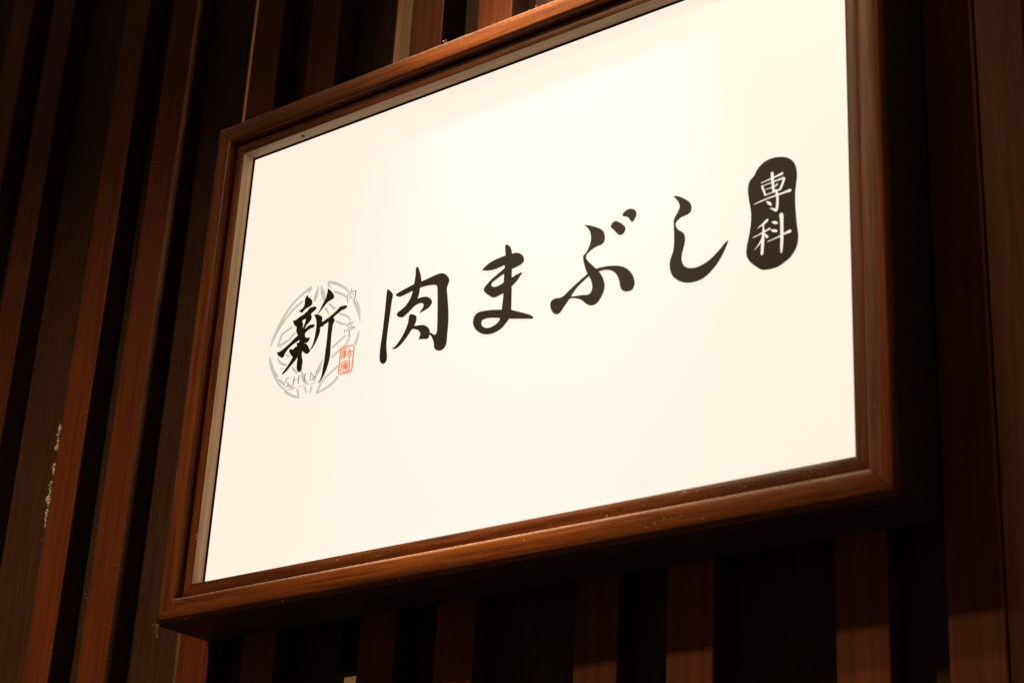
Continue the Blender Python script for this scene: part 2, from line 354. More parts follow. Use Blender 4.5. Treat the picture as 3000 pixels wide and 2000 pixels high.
# ------------------------------------------------------------------ lettering (millimetres on the face of the panel)
G = {
'niku':{'fill':[[271.42,334.23,273.97,332.21,276.33,330.14,278.35,327.98,279.86,325.66,280.4,323.61,280.24,321.63,279.79,319.76,279.48,318.02,279.19,313.66,278.87,308.95,278.53,304.1,278.19,299.34,277.86,294.69,277.53,290.04,277.2,285.41,276.91,280.76,276.68,277.16,276.47,273.57,276.3,269.96,276.24,266.32,276.28,263.46,276.41,260.57,276.62,257.67,276.92,254.75,277.45,251.51,278.13,248.23,278.77,244.99,279.14,241.85,279.16,240.27,279.02,238.7,278.65,237.23,277.98,235.93,277.21,235.02,276.2,234.26,274.96,233.8,273.52,233.82,272.15,234.36,270.87,235.31,269.77,236.49,268.94,237.7,268.19,239.41,267.78,241.13,267.59,242.82,267.47,244.43,267.27,247.74,267.2,251.14,267.22,254.56,267.32,257.94,267.58,262.05,267.95,266.12,268.35,270.2,268.66,274.3,268.95,279.72,269.19,285.17,269.4,290.63,269.59,296.11,269.74,301.08,269.87,306.06,269.99,311.05,270.08,316.06,270.11,319.97,270.09,324.04,270.11,327.82,270.22,330.9,270.36,331.62,270.63,332.44,271.0,333.32],[285.66,322.55,287.09,323.84,289.2,324.65,291.62,325.23,293.98,325.8,296.4,326.42,298.88,326.94,301.4,327.41,303.91,327.89,306.42,328.41,308.94,328.93,311.47,329.41,314.06,329.81,317.08,330.11,320.14,330.32,323.22,330.51,326.25,330.77,329.35,331.14,332.43,331.55,335.49,331.99,338.55,332.41,341.61,332.86,344.66,333.32,347.72,333.74,350.79,334.05,352.42,334.17,354.1,334.23,355.82,334.16,357.58,333.9,359.05,333.52,360.52,332.97,361.97,332.26,363.32,331.4,364.86,330.18,366.29,328.82,367.57,327.38,368.68,325.88,369.42,324.6,369.97,323.3,370.32,322.0,370.45,320.75,370.28,319.59,369.83,318.54,369.3,317.53,368.85,316.48,368.4,315.18,367.94,313.88,367.59,312.54,367.47,311.11,367.73,308.46,368.24,305.75,368.83,303.02,369.35,300.31,370.15,295.48,370.94,290.66,371.67,285.86,372.3,281.1,372.75,276.89,373.13,272.72,373.4,268.57,373.56,264.46,373.57,260.38,373.44,256.35,373.26,252.34,373.11,248.33,373.12,246.04,373.18,243.74,373.15,241.47,372.9,239.28,372.54,237.76,372.02,236.32,371.3,234.98,370.36,233.8,369.29,232.95,368.02,232.27,366.62,231.75,365.15,231.34,364.32,231.23,363.4,231.26,362.45,231.41,361.5,231.65,360.35,232.03,359.21,232.48,358.1,233.05,357.08,233.75,356.2,234.56,355.43,235.47,354.8,236.42,354.34,237.4,354.0,238.71,353.9,240.01,353.84,241.3,353.64,242.62,353.24,244.0,352.77,245.39,352.21,246.78,351.57,248.17,350.82,249.62,349.99,251.06,349.06,252.48,348.02,253.86,347.08,254.87,346.04,255.81,344.92,256.71,343.77,257.59,343.84,258.16,343.91,258.73,343.98,259.31,344.06,259.88,345.29,259.14,346.52,258.41,347.75,257.66,348.97,256.91,350.18,256.05,351.37,255.14,352.59,254.32,353.88,253.74,354.64,253.68,355.32,253.89,355.86,254.27,356.22,254.73,356.69,255.96,357.0,257.4,357.17,258.84,357.22,260.11,357.09,264.15,356.8,268.88,356.43,273.9,356.08,278.8,355.73,284.02,355.36,289.26,354.96,294.51,354.5,299.79,354.06,304.4,353.54,309.25,353.02,313.66,352.53,316.89,352.35,317.4,351.98,318.09,351.46,318.82,350.83,319.4,349.59,320.13,348.28,320.72,346.96,321.18,345.72,321.51,342.99,322.02,340.15,322.42,337.27,322.73,334.44,322.95,331.74,323.08,329.08,323.12,326.45,323.07,323.84,322.96,320.85,322.73,317.9,322.43,314.97,322.06,312.06,321.66,309.56,321.26,307.1,320.79,304.64,320.32,302.15,319.88,300.31,319.57,298.47,319.26,296.59,319.01,294.66,318.87,293.58,318.85,292.46,318.9,291.31,319.08,290.17,319.44,288.69,320.07,287.08,320.88,285.89,321.75],[317.44,352.78,316.69,352.64,316.13,352.16,315.77,351.52,315.6,350.91,315.51,348.97,315.63,346.64,315.79,344.19,315.82,341.84,315.65,339.49,315.38,337.18,315.08,334.88,314.8,332.58,314.58,330.25,314.39,327.91,314.15,325.6,313.79,323.34,313.26,320.79,312.66,318.28,311.91,315.84,310.95,313.52,309.7,311.22,308.26,309.03,306.64,306.97,304.85,305.04,303.27,303.71,301.51,302.55,299.63,301.49,297.73,300.46,296.4,299.84,294.98,299.31,293.57,298.76,292.28,298.09,291.54,297.57,290.86,296.98,290.33,296.29,290.01,295.48,290.02,294.87,290.24,294.2,290.63,293.53,291.15,292.91,291.98,292.18,292.92,291.53,293.91,290.98,294.92,290.56,296.25,290.13,297.58,289.82,298.86,289.68,300.04,289.77,301.72,290.27,303.22,291.02,304.63,291.87,306.04,292.73,307.55,293.64,309.03,294.6,310.48,295.57,311.94,296.54,313.38,297.53,314.79,298.55,316.25,299.52,317.83,300.34,319.24,300.88,320.74,301.29,322.31,301.6,323.93,301.79,325.13,301.84,326.38,301.79,327.66,301.61,328.95,301.31,329.79,301.04,330.64,300.65,331.4,300.16,331.97,299.54,332.45,298.57,332.69,297.59,332.72,296.63,332.56,295.76,332.08,294.76,331.37,293.9,330.56,293.09,329.78,292.28,329.01,291.41,328.23,290.56,327.43,289.72,326.62,288.88,328.1,289.15,329.57,289.44,331.03,289.74,332.46,290.08,334.49,290.56,336.52,291.04,338.47,291.61,340.28,292.36,341.48,293.09,342.53,293.98,343.46,294.98,344.27,296.06,344.72,296.8,345.06,297.62,345.24,298.51,345.2,299.46,344.91,300.51,344.43,301.59,343.77,302.64,342.98,303.63,341.96,304.62,340.82,305.51,339.6,306.31,338.35,307.05,337.41,307.52,336.45,307.89,335.48,308.18,334.51,308.4,332.92,308.69,331.34,308.9,329.77,309.04,328.24,309.1,326.34,309.08,324.47,308.97,322.63,308.8,320.8,308.61,321.56,310.07,322.28,311.55,322.89,313.08,323.36,314.68,323.68,316.68,323.82,318.75,323.92,320.83,324.1,322.89,324.44,324.93,324.86,326.94,325.25,328.95,325.48,330.96,325.46,331.99,325.31,333.09,325.09,334.21,324.83,335.34,324.35,337.32,323.84,339.3,323.26,341.3,322.59,343.3,321.88,345.15,321.08,347.05,320.24,348.86,319.42,350.47,319.08,351.1,318.64,351.84,318.09,352.47],[314.45,289.9,313.39,290.09,312.34,290.12,311.42,289.95,310.73,289.53,310.3,288.69,310.22,287.66,310.27,286.55,310.24,285.49,310.06,283.7,309.89,281.91,309.67,280.14,309.29,278.44,308.57,276.23,307.72,274.08,306.77,271.98,305.74,269.94,304.53,267.7,303.24,265.51,301.84,263.39,300.32,261.36,298.51,259.21,296.6,257.13,294.55,255.17,292.33,253.36,290.92,252.49,289.35,251.78,287.67,251.2,285.93,250.66,287.34,250.37,288.73,250.13,290.1,249.97,291.41,249.95,292.75,250.07,294.03,250.3,295.23,250.66,296.32,251.12,298.21,252.19,300.0,253.4,301.7,254.69,303.34,256.03,305.15,257.63,306.86,259.29,308.53,261.0,310.18,262.72,311.8,264.61,313.36,266.63,314.94,268.46,316.6,269.81,317.38,269.92,318.46,269.69,319.66,269.28,320.8,268.84,322.3,268.24,323.8,267.58,325.26,266.82,326.64,265.94,327.65,265.13,328.55,264.23,329.35,263.26,330.07,262.28,330.5,261.56,330.85,260.81,331.05,260.1,331.07,259.48,330.7,258.14,330.12,256.8,329.4,255.45,328.61,254.1,331.84,253.31,334.95,252.58,337.8,251.97,340.27,251.55,341.07,251.49,341.97,251.53,342.83,251.7,343.53,252.03,344.08,252.57,344.44,253.25,344.69,254.01,344.88,254.78,344.93,255.4,344.88,256.05,344.79,256.72,344.77,257.36,344.91,258.23,345.13,259.07,345.27,259.93,345.19,260.84,344.8,262.02,344.23,263.21,343.52,264.38,342.69,265.52,341.84,266.49,340.87,267.41,339.82,268.26,338.69,269.01,337.3,269.76,335.86,270.4,334.4,270.94,332.93,271.38,331.36,271.73,329.79,271.96,328.23,272.14,326.67,272.32,324.78,272.57,322.9,272.8,321.02,273.03,319.14,273.25,319.89,274.54,320.6,275.86,321.23,277.22,321.74,278.64,322.06,279.83,322.29,281.07,322.37,282.36,322.26,283.69,322.04,284.61,321.66,285.56,321.09,286.47,320.31,287.26,318.96,288.18,317.49,288.91,315.96,289.48]],'hole':[]},
'ma':{'fill':[[456.05,346.14,455.51,346.04,455.06,345.77,454.73,345.4,454.56,344.98,454.49,343.76,454.58,342.34,454.76,340.86,454.93,339.4,455.19,337.5,455.51,335.59,455.79,333.7,455.95,331.83,455.95,329.33,455.83,326.86,455.67,324.4,455.57,321.93,455.54,318.77,455.54,315.59,455.56,312.42,455.58,309.25,455.58,306.32,455.59,303.39,455.6,300.45,455.64,297.52,455.74,294.12,455.88,290.72,455.99,287.33,456.02,283.96,455.94,280.63,455.77,277.32,455.57,274.02,455.36,270.73,455.18,267.88,454.99,265.03,454.79,262.2,454.58,259.36,458.1,258.52,461.61,257.69,465.12,256.85,468.61,256.02,468.47,259.37,468.34,262.72,468.2,266.08,468.06,269.44,467.88,273.93,467.7,278.42,467.52,282.92,467.31,287.44,467.1,290.85,466.87,294.26,466.63,297.69,466.43,301.11,466.3,304.06,466.2,307.01,466.11,309.96,465.98,312.93,465.71,317.71,465.41,322.65,465.1,327.33,464.79,331.35,464.68,332.56,464.52,334.0,464.28,335.53,463.91,337.04,463.47,338.34,462.92,339.65,462.27,340.96,461.5,342.23,460.93,342.99,460.26,343.71,459.51,344.37,458.73,344.98,458.08,345.41,457.4,345.78,456.71,346.04],[421.35,321.77,422.11,322.49,422.89,323.19,423.69,323.85,424.54,324.43,426.31,325.52,428.16,326.6,430.1,327.59,432.15,328.42,434.87,329.25,437.68,329.94,440.57,330.5,443.5,330.96,446.56,331.32,449.67,331.54,452.81,331.7,455.95,331.83,458.26,331.92,460.58,331.98,462.92,331.99,465.27,331.95,466.8,331.91,468.35,331.84,469.91,331.69,471.5,331.41,472.83,331.07,474.16,330.63,475.48,330.08,476.77,329.4,477.97,328.62,479.11,327.75,480.17,326.78,481.09,325.73,481.84,324.62,482.43,323.46,482.88,322.29,483.22,321.12,483.41,320.16,483.49,319.21,483.41,318.32,483.13,317.54,482.5,316.67,481.68,315.93,480.74,315.32,479.72,314.81,478.06,314.21,476.31,313.73,474.49,313.35,472.65,313.02,471.06,312.7,469.44,312.38,467.77,312.24,466.01,312.47,464.72,313.05,463.51,313.96,462.34,315.01,461.14,315.97,459.81,316.99,458.5,318.06,457.15,319.0,455.72,319.62,454.09,319.85,452.55,319.72,451.04,319.44,449.52,319.22,446.94,318.95,444.38,318.63,441.8,318.36,439.15,318.23,437.09,318.28,434.99,318.45,432.86,318.7,430.71,319.02,429.1,319.31,427.46,319.69,425.84,320.12,424.29,320.56,423.59,320.8,422.86,321.09,422.11,321.42],[456.97,316.4,454.72,315.21,452.47,314.01,450.21,312.82,447.95,311.64,445.42,310.37,442.86,309.13,440.33,307.85,437.88,306.48,435.65,305.07,433.48,303.57,431.4,302.01,429.42,300.44,428.47,299.63,427.54,298.74,426.7,297.79,426.01,296.76,425.79,296.18,425.69,295.52,425.72,294.8,425.89,294.08,426.26,293.24,426.75,292.41,427.35,291.61,428.01,290.84,429.19,289.68,430.44,288.57,431.73,287.51,433.03,286.46,434.36,285.38,435.71,284.31,437.09,283.31,438.53,282.42,439.57,281.91,440.65,281.51,441.73,281.24,442.77,281.11,444.13,281.15,445.41,281.36,446.66,281.64,447.9,281.93,449.98,282.31,452.07,282.7,454.11,283.16,456.03,283.78,459.04,285.08,461.93,286.51,464.73,288.04,467.47,289.64,469.17,290.7,470.79,291.84,472.35,293.04,473.83,294.31,475.37,295.79,476.85,297.35,478.25,298.93,479.58,300.48,480.19,301.23,480.78,302.04,481.35,302.88,481.93,303.74,479.75,303.49,477.58,303.22,475.43,302.9,473.32,302.51,471.56,301.97,469.89,301.27,468.17,300.7,466.26,300.52,465.06,300.81,463.8,301.46,462.7,302.29,461.97,303.13,460.58,305.92,459.31,309.16,458.12,312.7],[501.59,241.37,501.45,241.97,501.12,242.59,500.68,243.18,500.15,243.71,499.16,244.52,498.09,245.25,497.0,245.9,495.99,246.45,493.39,247.74,490.52,249.08,487.54,250.44,484.6,251.78,480.57,253.63,476.53,255.48,472.48,257.32,468.41,259.16,466.72,259.73,465.03,260.28,463.33,260.78,461.64,261.23,459.95,261.57,458.27,261.84,456.58,262.09,454.89,262.39,451.89,263.06,448.88,263.77,445.86,264.47,442.85,265.09,439.69,265.65,436.54,266.14,433.4,266.57,430.26,266.94,427.86,267.2,425.45,267.42,423.1,267.52,420.83,267.39,419.23,267.1,417.74,266.63,416.39,265.97,415.23,265.13,414.33,264.13,413.65,262.96,413.14,261.68,412.75,260.34,412.51,259.08,412.4,257.75,412.45,256.39,412.63,255.0,412.97,253.53,413.45,252.05,414.08,250.57,414.86,249.12,415.82,247.66,416.92,246.25,418.14,244.89,419.46,243.61,420.99,242.3,422.61,241.09,424.3,239.98,426.05,238.98,427.88,238.1,429.75,237.35,431.63,236.73,433.51,236.21,435.37,235.81,437.21,235.53,439.03,235.37,440.8,235.33,442.93,235.42,445.0,235.62,447.01,235.94,448.96,236.37,450.83,236.9,452.62,237.54,454.33,238.29,455.94,239.16,457.53,240.23,458.99,241.42,460.38,242.69,461.75,243.97,462.87,245.04,463.96,246.15,465.01,247.28,466.05,248.42,470.05,247.48,474.05,246.54,478.04,245.6,482.01,244.67,485.77,243.78,489.62,242.87,493.25,242.01,496.29,241.31,497.18,241.07,498.24,240.78,499.34,240.54,500.34,240.44,500.79,240.51,501.2,240.69,501.49,240.98]],'hole':[[455.38,309.12,453.6,308.51,451.82,307.88,450.05,307.24,448.29,306.58,446.22,305.77,444.16,304.94,442.13,304.08,440.2,303.18,439.26,302.71,438.32,302.19,437.45,301.59,436.71,300.89,436.42,300.45,436.24,299.92,436.2,299.33,436.34,298.72,436.72,298.01,437.25,297.32,437.89,296.7,438.61,296.17,439.64,295.61,440.72,295.16,441.81,294.84,442.87,294.66,444.5,294.58,446.07,294.66,447.59,294.84,449.07,295.11,450.72,295.5,452.3,295.99,453.83,296.55,455.35,297.14,455.36,300.13,455.37,303.12,455.37,306.12],[453.33,252.04,451.42,252.65,449.5,253.25,447.58,253.83,445.66,254.38,443.82,254.87,441.98,255.33,440.14,255.75,438.3,256.11,436.45,256.43,434.6,256.7,432.77,256.89,430.98,256.94,429.58,256.89,428.22,256.73,426.96,256.43,425.85,255.92,425.29,255.4,424.94,254.7,424.76,253.9,424.7,253.07,424.75,252.13,424.92,251.16,425.27,250.18,425.82,249.25,426.73,248.18,427.81,247.2,429.0,246.31,430.24,245.55,431.67,244.85,433.15,244.27,434.63,243.84,436.09,243.58,437.71,243.49,439.27,243.58,440.78,243.8,442.25,244.1,443.85,244.5,445.39,244.99,446.87,245.57,448.28,246.23,449.25,246.8,450.14,247.46,450.95,248.18,451.69,248.97,452.21,249.66,452.63,250.42,453.0,251.22]]},
'bu':{'fill':[[613.66,333.94,614.6,333.5,615.5,332.96,616.39,332.35,617.27,331.73,618.72,330.69,620.17,329.64,621.58,328.53,622.91,327.34,623.82,326.4,624.67,325.4,625.41,324.35,626.0,323.26,626.31,322.38,626.45,321.49,626.45,320.64,626.33,319.84,626.02,318.84,625.59,317.92,625.03,317.07,624.36,316.33,623.69,315.8,622.91,315.38,622.05,315.08,621.13,314.88,620.47,314.85,619.78,314.93,619.06,315.13,618.37,315.42,617.59,315.88,616.85,316.44,616.17,317.06,615.54,317.7,614.38,319.08,613.25,320.55,612.12,322.04,610.94,323.5,610.02,324.47,609.04,325.39,608.09,326.33,607.26,327.34,606.92,327.94,606.69,328.57,606.59,329.19,606.62,329.76,606.9,330.56,607.31,331.28,607.83,331.93,608.41,332.53,608.99,333.04,609.63,333.49,610.34,333.86,611.11,334.13,611.7,334.23,612.34,334.24,613.0,334.14],[622.19,339.22,622.56,340.05,623.13,340.88,623.83,341.65,624.61,342.32,625.58,342.94,626.63,343.46,627.76,343.87,628.95,344.17,629.98,344.29,631.08,344.3,632.2,344.18,633.33,343.96,634.47,343.64,635.6,343.22,636.71,342.68,637.76,342.01,638.6,341.31,639.34,340.5,639.98,339.62,640.48,338.71,640.81,337.77,640.97,336.83,641.0,335.92,640.91,335.05,640.63,333.94,640.21,332.91,639.71,331.93,639.18,330.97,638.68,330.09,638.14,329.23,637.55,328.43,636.88,327.76,636.5,327.51,636.02,327.32,635.49,327.26,634.93,327.39,634.41,327.74,633.98,328.25,633.6,328.81,633.24,329.37,632.66,330.29,632.15,331.24,631.6,332.18,630.94,333.04,630.05,333.93,629.08,334.75,628.06,335.49,627.01,336.16,626.03,336.6,625.01,336.91,624.02,337.22,623.12,337.64,622.75,337.97,622.43,338.41,622.22,338.86],[568.87,341.29,571.18,340.54,573.49,339.77,575.78,338.92,578.05,337.96,580.68,336.72,583.28,335.4,585.85,333.98,588.38,332.48,590.06,331.42,591.71,330.3,593.28,329.07,594.7,327.7,595.63,326.51,596.38,325.22,596.97,323.9,597.46,322.57,597.9,321.09,598.21,319.61,598.39,318.14,598.46,316.72,598.42,315.55,598.27,314.42,597.97,313.36,597.51,312.4,596.9,311.62,596.13,310.96,595.25,310.42,594.27,310.02,592.83,309.71,591.28,309.58,589.7,309.49,588.18,309.3,586.47,308.95,584.78,308.55,583.14,308.07,581.56,307.5,580.1,306.83,578.72,306.07,577.38,305.24,576.09,304.37,575.31,303.82,574.56,303.25,573.9,302.59,573.4,301.82,573.15,301.08,573.07,300.25,573.12,299.38,573.31,298.49,573.67,297.57,574.16,296.65,574.75,295.76,575.37,294.92,576.73,293.28,578.2,291.63,579.72,289.99,581.23,288.36,582.96,286.51,584.7,284.68,586.45,282.86,588.2,281.05,590.13,281.03,592.07,281.01,594.01,280.96,595.95,280.87,598.15,280.74,600.36,280.59,602.57,280.39,604.79,280.11,607.0,279.74,609.2,279.31,611.42,278.81,613.63,278.24,615.85,277.62,618.06,276.95,620.27,276.19,622.45,275.28,624.32,274.38,626.16,273.36,627.94,272.23,629.64,270.96,631.34,269.48,632.93,267.88,634.42,266.2,635.78,264.46,636.89,262.81,637.86,261.11,638.7,259.37,639.42,257.63,640.0,255.93,640.44,254.23,640.75,252.54,640.91,250.87,640.91,249.62,640.78,248.41,640.5,247.26,640.09,246.18,639.53,245.09,638.86,244.06,638.03,243.18,636.98,242.55,635.66,242.21,634.19,242.15,632.64,242.28,631.08,242.54,629.68,242.83,628.26,243.25,626.89,243.84,625.63,244.66,624.56,245.73,623.69,246.95,623.0,248.26,622.44,249.58,621.9,251.4,621.57,253.21,621.3,255.03,620.89,256.86,620.41,258.5,619.88,260.14,619.25,261.77,618.5,263.39,617.67,264.95,616.74,266.49,615.69,267.97,614.48,269.37,613.08,270.67,611.56,271.86,609.96,272.94,608.31,273.92,606.96,274.61,605.56,275.18,604.15,275.64,602.75,276.03,601.07,276.41,599.41,276.68,597.75,276.88,596.1,277.03,595.03,277.07,593.98,277.05,592.94,276.98,591.91,276.89,593.12,275.18,594.3,273.47,595.39,271.73,596.38,269.97,597.3,268.05,598.11,266.11,598.81,264.17,599.42,262.23,599.84,260.66,600.16,259.09,600.36,257.54,600.43,256.02,600.34,254.53,600.12,253.09,599.78,251.69,599.33,250.35,598.58,248.62,597.73,246.96,596.77,245.36,595.74,243.82,594.71,242.37,593.61,240.97,592.4,239.67,591.01,238.55,589.82,237.89,588.5,237.4,587.07,237.08,585.57,236.9,584.37,236.89,583.11,237.04,581.83,237.34,580.57,237.81,579.21,238.51,577.92,239.37,576.66,240.33,575.44,241.32,573.97,242.64,572.58,244.04,571.17,245.43,569.65,246.69,568.01,247.82,566.31,248.84,564.56,249.76,562.78,250.55,560.77,251.3,558.72,251.92,556.71,252.42,554.83,252.79,554.06,252.85,553.28,252.78,552.49,252.64,551.7,252.45,551.11,251.71,550.52,250.98,549.94,250.28,549.35,249.62,548.07,248.23,546.71,246.81,545.33,245.37,543.99,243.91,543.08,242.73,542.24,241.51,541.34,240.33,540.27,239.3,539.33,238.64,538.27,238.1,537.11,237.72,535.83,237.56,534.83,237.66,533.78,238.0,532.75,238.5,531.78,239.12,530.71,240.0,529.74,241.0,528.88,242.07,528.16,243.19,527.4,244.68,526.79,246.2,526.3,247.73,525.9,249.25,525.68,250.31,525.54,251.36,525.53,252.38,525.69,253.33,526.04,254.35,526.53,255.3,527.19,256.14,528.02,256.8,529.13,257.29,530.38,257.58,531.72,257.72,533.09,257.78,534.65,257.67,536.25,257.4,537.84,257.13,539.38,257.05,540.74,257.19,542.04,257.46,543.26,257.85,544.41,258.34,546.15,259.33,547.77,260.46,549.35,261.64,550.98,262.76,553.15,264.13,555.33,265.48,557.52,266.82,559.73,268.13,562.18,269.55,564.64,270.95,567.11,272.33,569.57,273.71,571.29,274.67,573.01,275.62,574.73,276.56,576.45,277.5,575.52,279.61,574.62,281.71,573.75,283.83,572.96,285.94,572.22,288.13,571.55,290.32,570.93,292.51,570.34,294.71,570.01,295.92,569.7,297.14,569.46,298.34,569.34,299.53,569.35,300.31,569.45,301.07,569.66,301.78,570.0,302.4,570.59,302.95,571.32,303.35,572.08,303.74,572.73,304.23,573.63,305.21,574.47,306.24,575.24,307.33,575.92,308.48,576.82,310.22,577.66,312.02,578.39,313.88,578.97,315.81,579.33,317.47,579.56,319.2,579.65,320.97,579.58,322.79,579.37,324.67,579.03,326.58,578.51,328.51,577.8,330.43,576.98,332.06,575.96,333.65,574.81,335.2,573.59,336.71,572.51,337.92,571.35,339.08,570.12,340.19]],'hole':[[578.47,274.48,576.53,273.5,574.6,272.5,572.7,271.47,570.84,270.38,568.59,269.0,566.37,267.59,564.21,266.1,562.14,264.52,560.69,263.2,559.34,261.79,558.05,260.31,556.79,258.82,556.0,257.84,555.26,256.82,554.54,255.78,553.84,254.73,555.76,254.52,557.68,254.3,559.59,254.08,561.51,253.86,563.76,253.6,566.0,253.35,568.25,253.08,570.5,252.76,572.33,252.39,574.18,251.93,576.0,251.54,577.78,251.38,578.87,251.47,579.89,251.74,580.81,252.17,581.6,252.73,582.27,253.46,582.78,254.31,583.16,255.26,583.45,256.25,583.68,257.42,583.79,258.64,583.79,259.9,583.69,261.17,583.45,262.75,583.11,264.35,582.66,265.96,582.1,267.56,581.33,269.31,580.45,271.04,579.48,272.76]]},
'shi':{'fill':[[690.41,342.93,691.19,343.05,691.98,343.12,692.79,343.11,693.62,342.98,694.78,342.62,695.94,342.15,697.09,341.59,698.22,340.97,699.88,339.96,701.51,338.88,703.1,337.74,704.67,336.54,706.49,335.13,708.3,333.68,710.01,332.14,711.56,330.46,712.33,329.27,712.89,328.0,713.3,326.7,713.62,325.41,713.82,324.29,713.92,323.18,713.9,322.11,713.77,321.08,713.56,320.11,713.25,319.18,712.81,318.35,712.2,317.66,711.23,317.02,710.12,316.56,708.93,316.21,707.72,315.91,706.16,315.67,704.54,315.55,702.93,315.41,701.4,315.09,699.94,314.56,698.56,313.91,697.25,313.14,696.01,312.29,695.32,311.72,694.7,311.05,694.18,310.31,693.79,309.48,693.62,308.79,693.57,308.04,693.65,307.25,693.85,306.46,694.27,305.31,694.81,304.16,695.45,303.04,696.2,301.98,697.25,300.77,698.4,299.64,699.6,298.56,700.8,297.49,701.5,296.95,702.23,296.44,702.94,295.92,703.55,295.3,704.21,294.37,704.77,293.38,705.24,292.37,705.6,291.36,705.91,290.13,706.1,288.91,706.2,287.71,706.21,286.53,706.13,285.06,705.95,283.62,705.7,282.21,705.41,280.82,704.97,279.03,704.47,277.27,703.95,275.51,703.47,273.74,703.1,272.37,702.73,271.0,702.42,269.61,702.21,268.18,702.12,266.73,702.11,265.26,702.2,263.76,702.41,262.24,702.68,260.87,703.05,259.48,703.55,258.1,704.2,256.75,704.93,255.58,705.8,254.45,706.77,253.4,707.85,252.47,709.12,251.62,710.46,250.92,711.84,250.34,713.23,249.85,714.8,249.39,716.37,249.03,717.92,248.79,719.45,248.67,721.5,248.65,723.52,248.74,725.49,248.96,727.4,249.3,729.68,249.87,731.91,250.56,734.06,251.37,736.16,252.27,738.21,253.29,740.2,254.41,742.12,255.61,743.99,256.87,746.02,258.35,747.98,259.91,749.89,261.51,751.8,263.12,753.33,264.49,754.84,265.92,756.34,267.31,757.85,268.57,758.62,269.09,759.47,269.55,760.38,269.98,761.32,270.39,760.72,268.81,760.1,267.24,759.45,265.7,758.75,264.19,757.54,261.78,756.3,259.39,755.0,257.05,753.6,254.78,752.0,252.44,750.33,250.16,748.56,247.95,746.71,245.83,744.89,243.93,742.99,242.11,741.0,240.38,738.92,238.75,737.09,237.43,735.19,236.19,733.2,235.08,731.09,234.13,729.03,233.42,726.86,232.87,724.62,232.47,722.33,232.21,720.18,232.09,717.98,232.12,715.75,232.29,713.49,232.6,711.26,233.02,709.02,233.58,706.78,234.28,704.57,235.16,702.69,236.08,700.85,237.17,699.06,238.39,697.35,239.71,695.71,241.09,694.13,242.55,692.68,244.12,691.4,245.79,690.31,247.61,689.42,249.49,688.7,251.41,688.1,253.33,687.68,255.09,687.42,256.83,687.28,258.56,687.23,260.27,687.28,261.96,687.43,263.61,687.67,265.23,688.0,266.81,688.41,268.11,688.92,269.34,689.47,270.55,689.99,271.79,690.39,272.83,690.79,273.88,691.15,274.95,691.44,276.06,691.73,277.66,691.94,279.3,692.1,280.95,692.22,282.63,692.31,284.72,692.35,286.83,692.35,288.96,692.33,291.09,692.24,294.09,692.12,297.11,691.97,300.14,691.82,303.17,691.7,305.45,691.57,307.73,691.43,310.02,691.28,312.31,691.57,313.43,691.89,314.54,692.27,315.61,692.75,316.63,693.68,318.12,694.72,319.53,695.77,320.93,696.73,322.4,697.4,323.57,698.03,324.77,698.56,326.03,698.92,327.38,698.99,328.33,698.9,329.34,698.69,330.38,698.39,331.41,697.95,332.68,697.41,333.95,696.77,335.2,696.02,336.4,694.75,338.11,693.37,339.75,691.91,341.35]],'hole':[]},
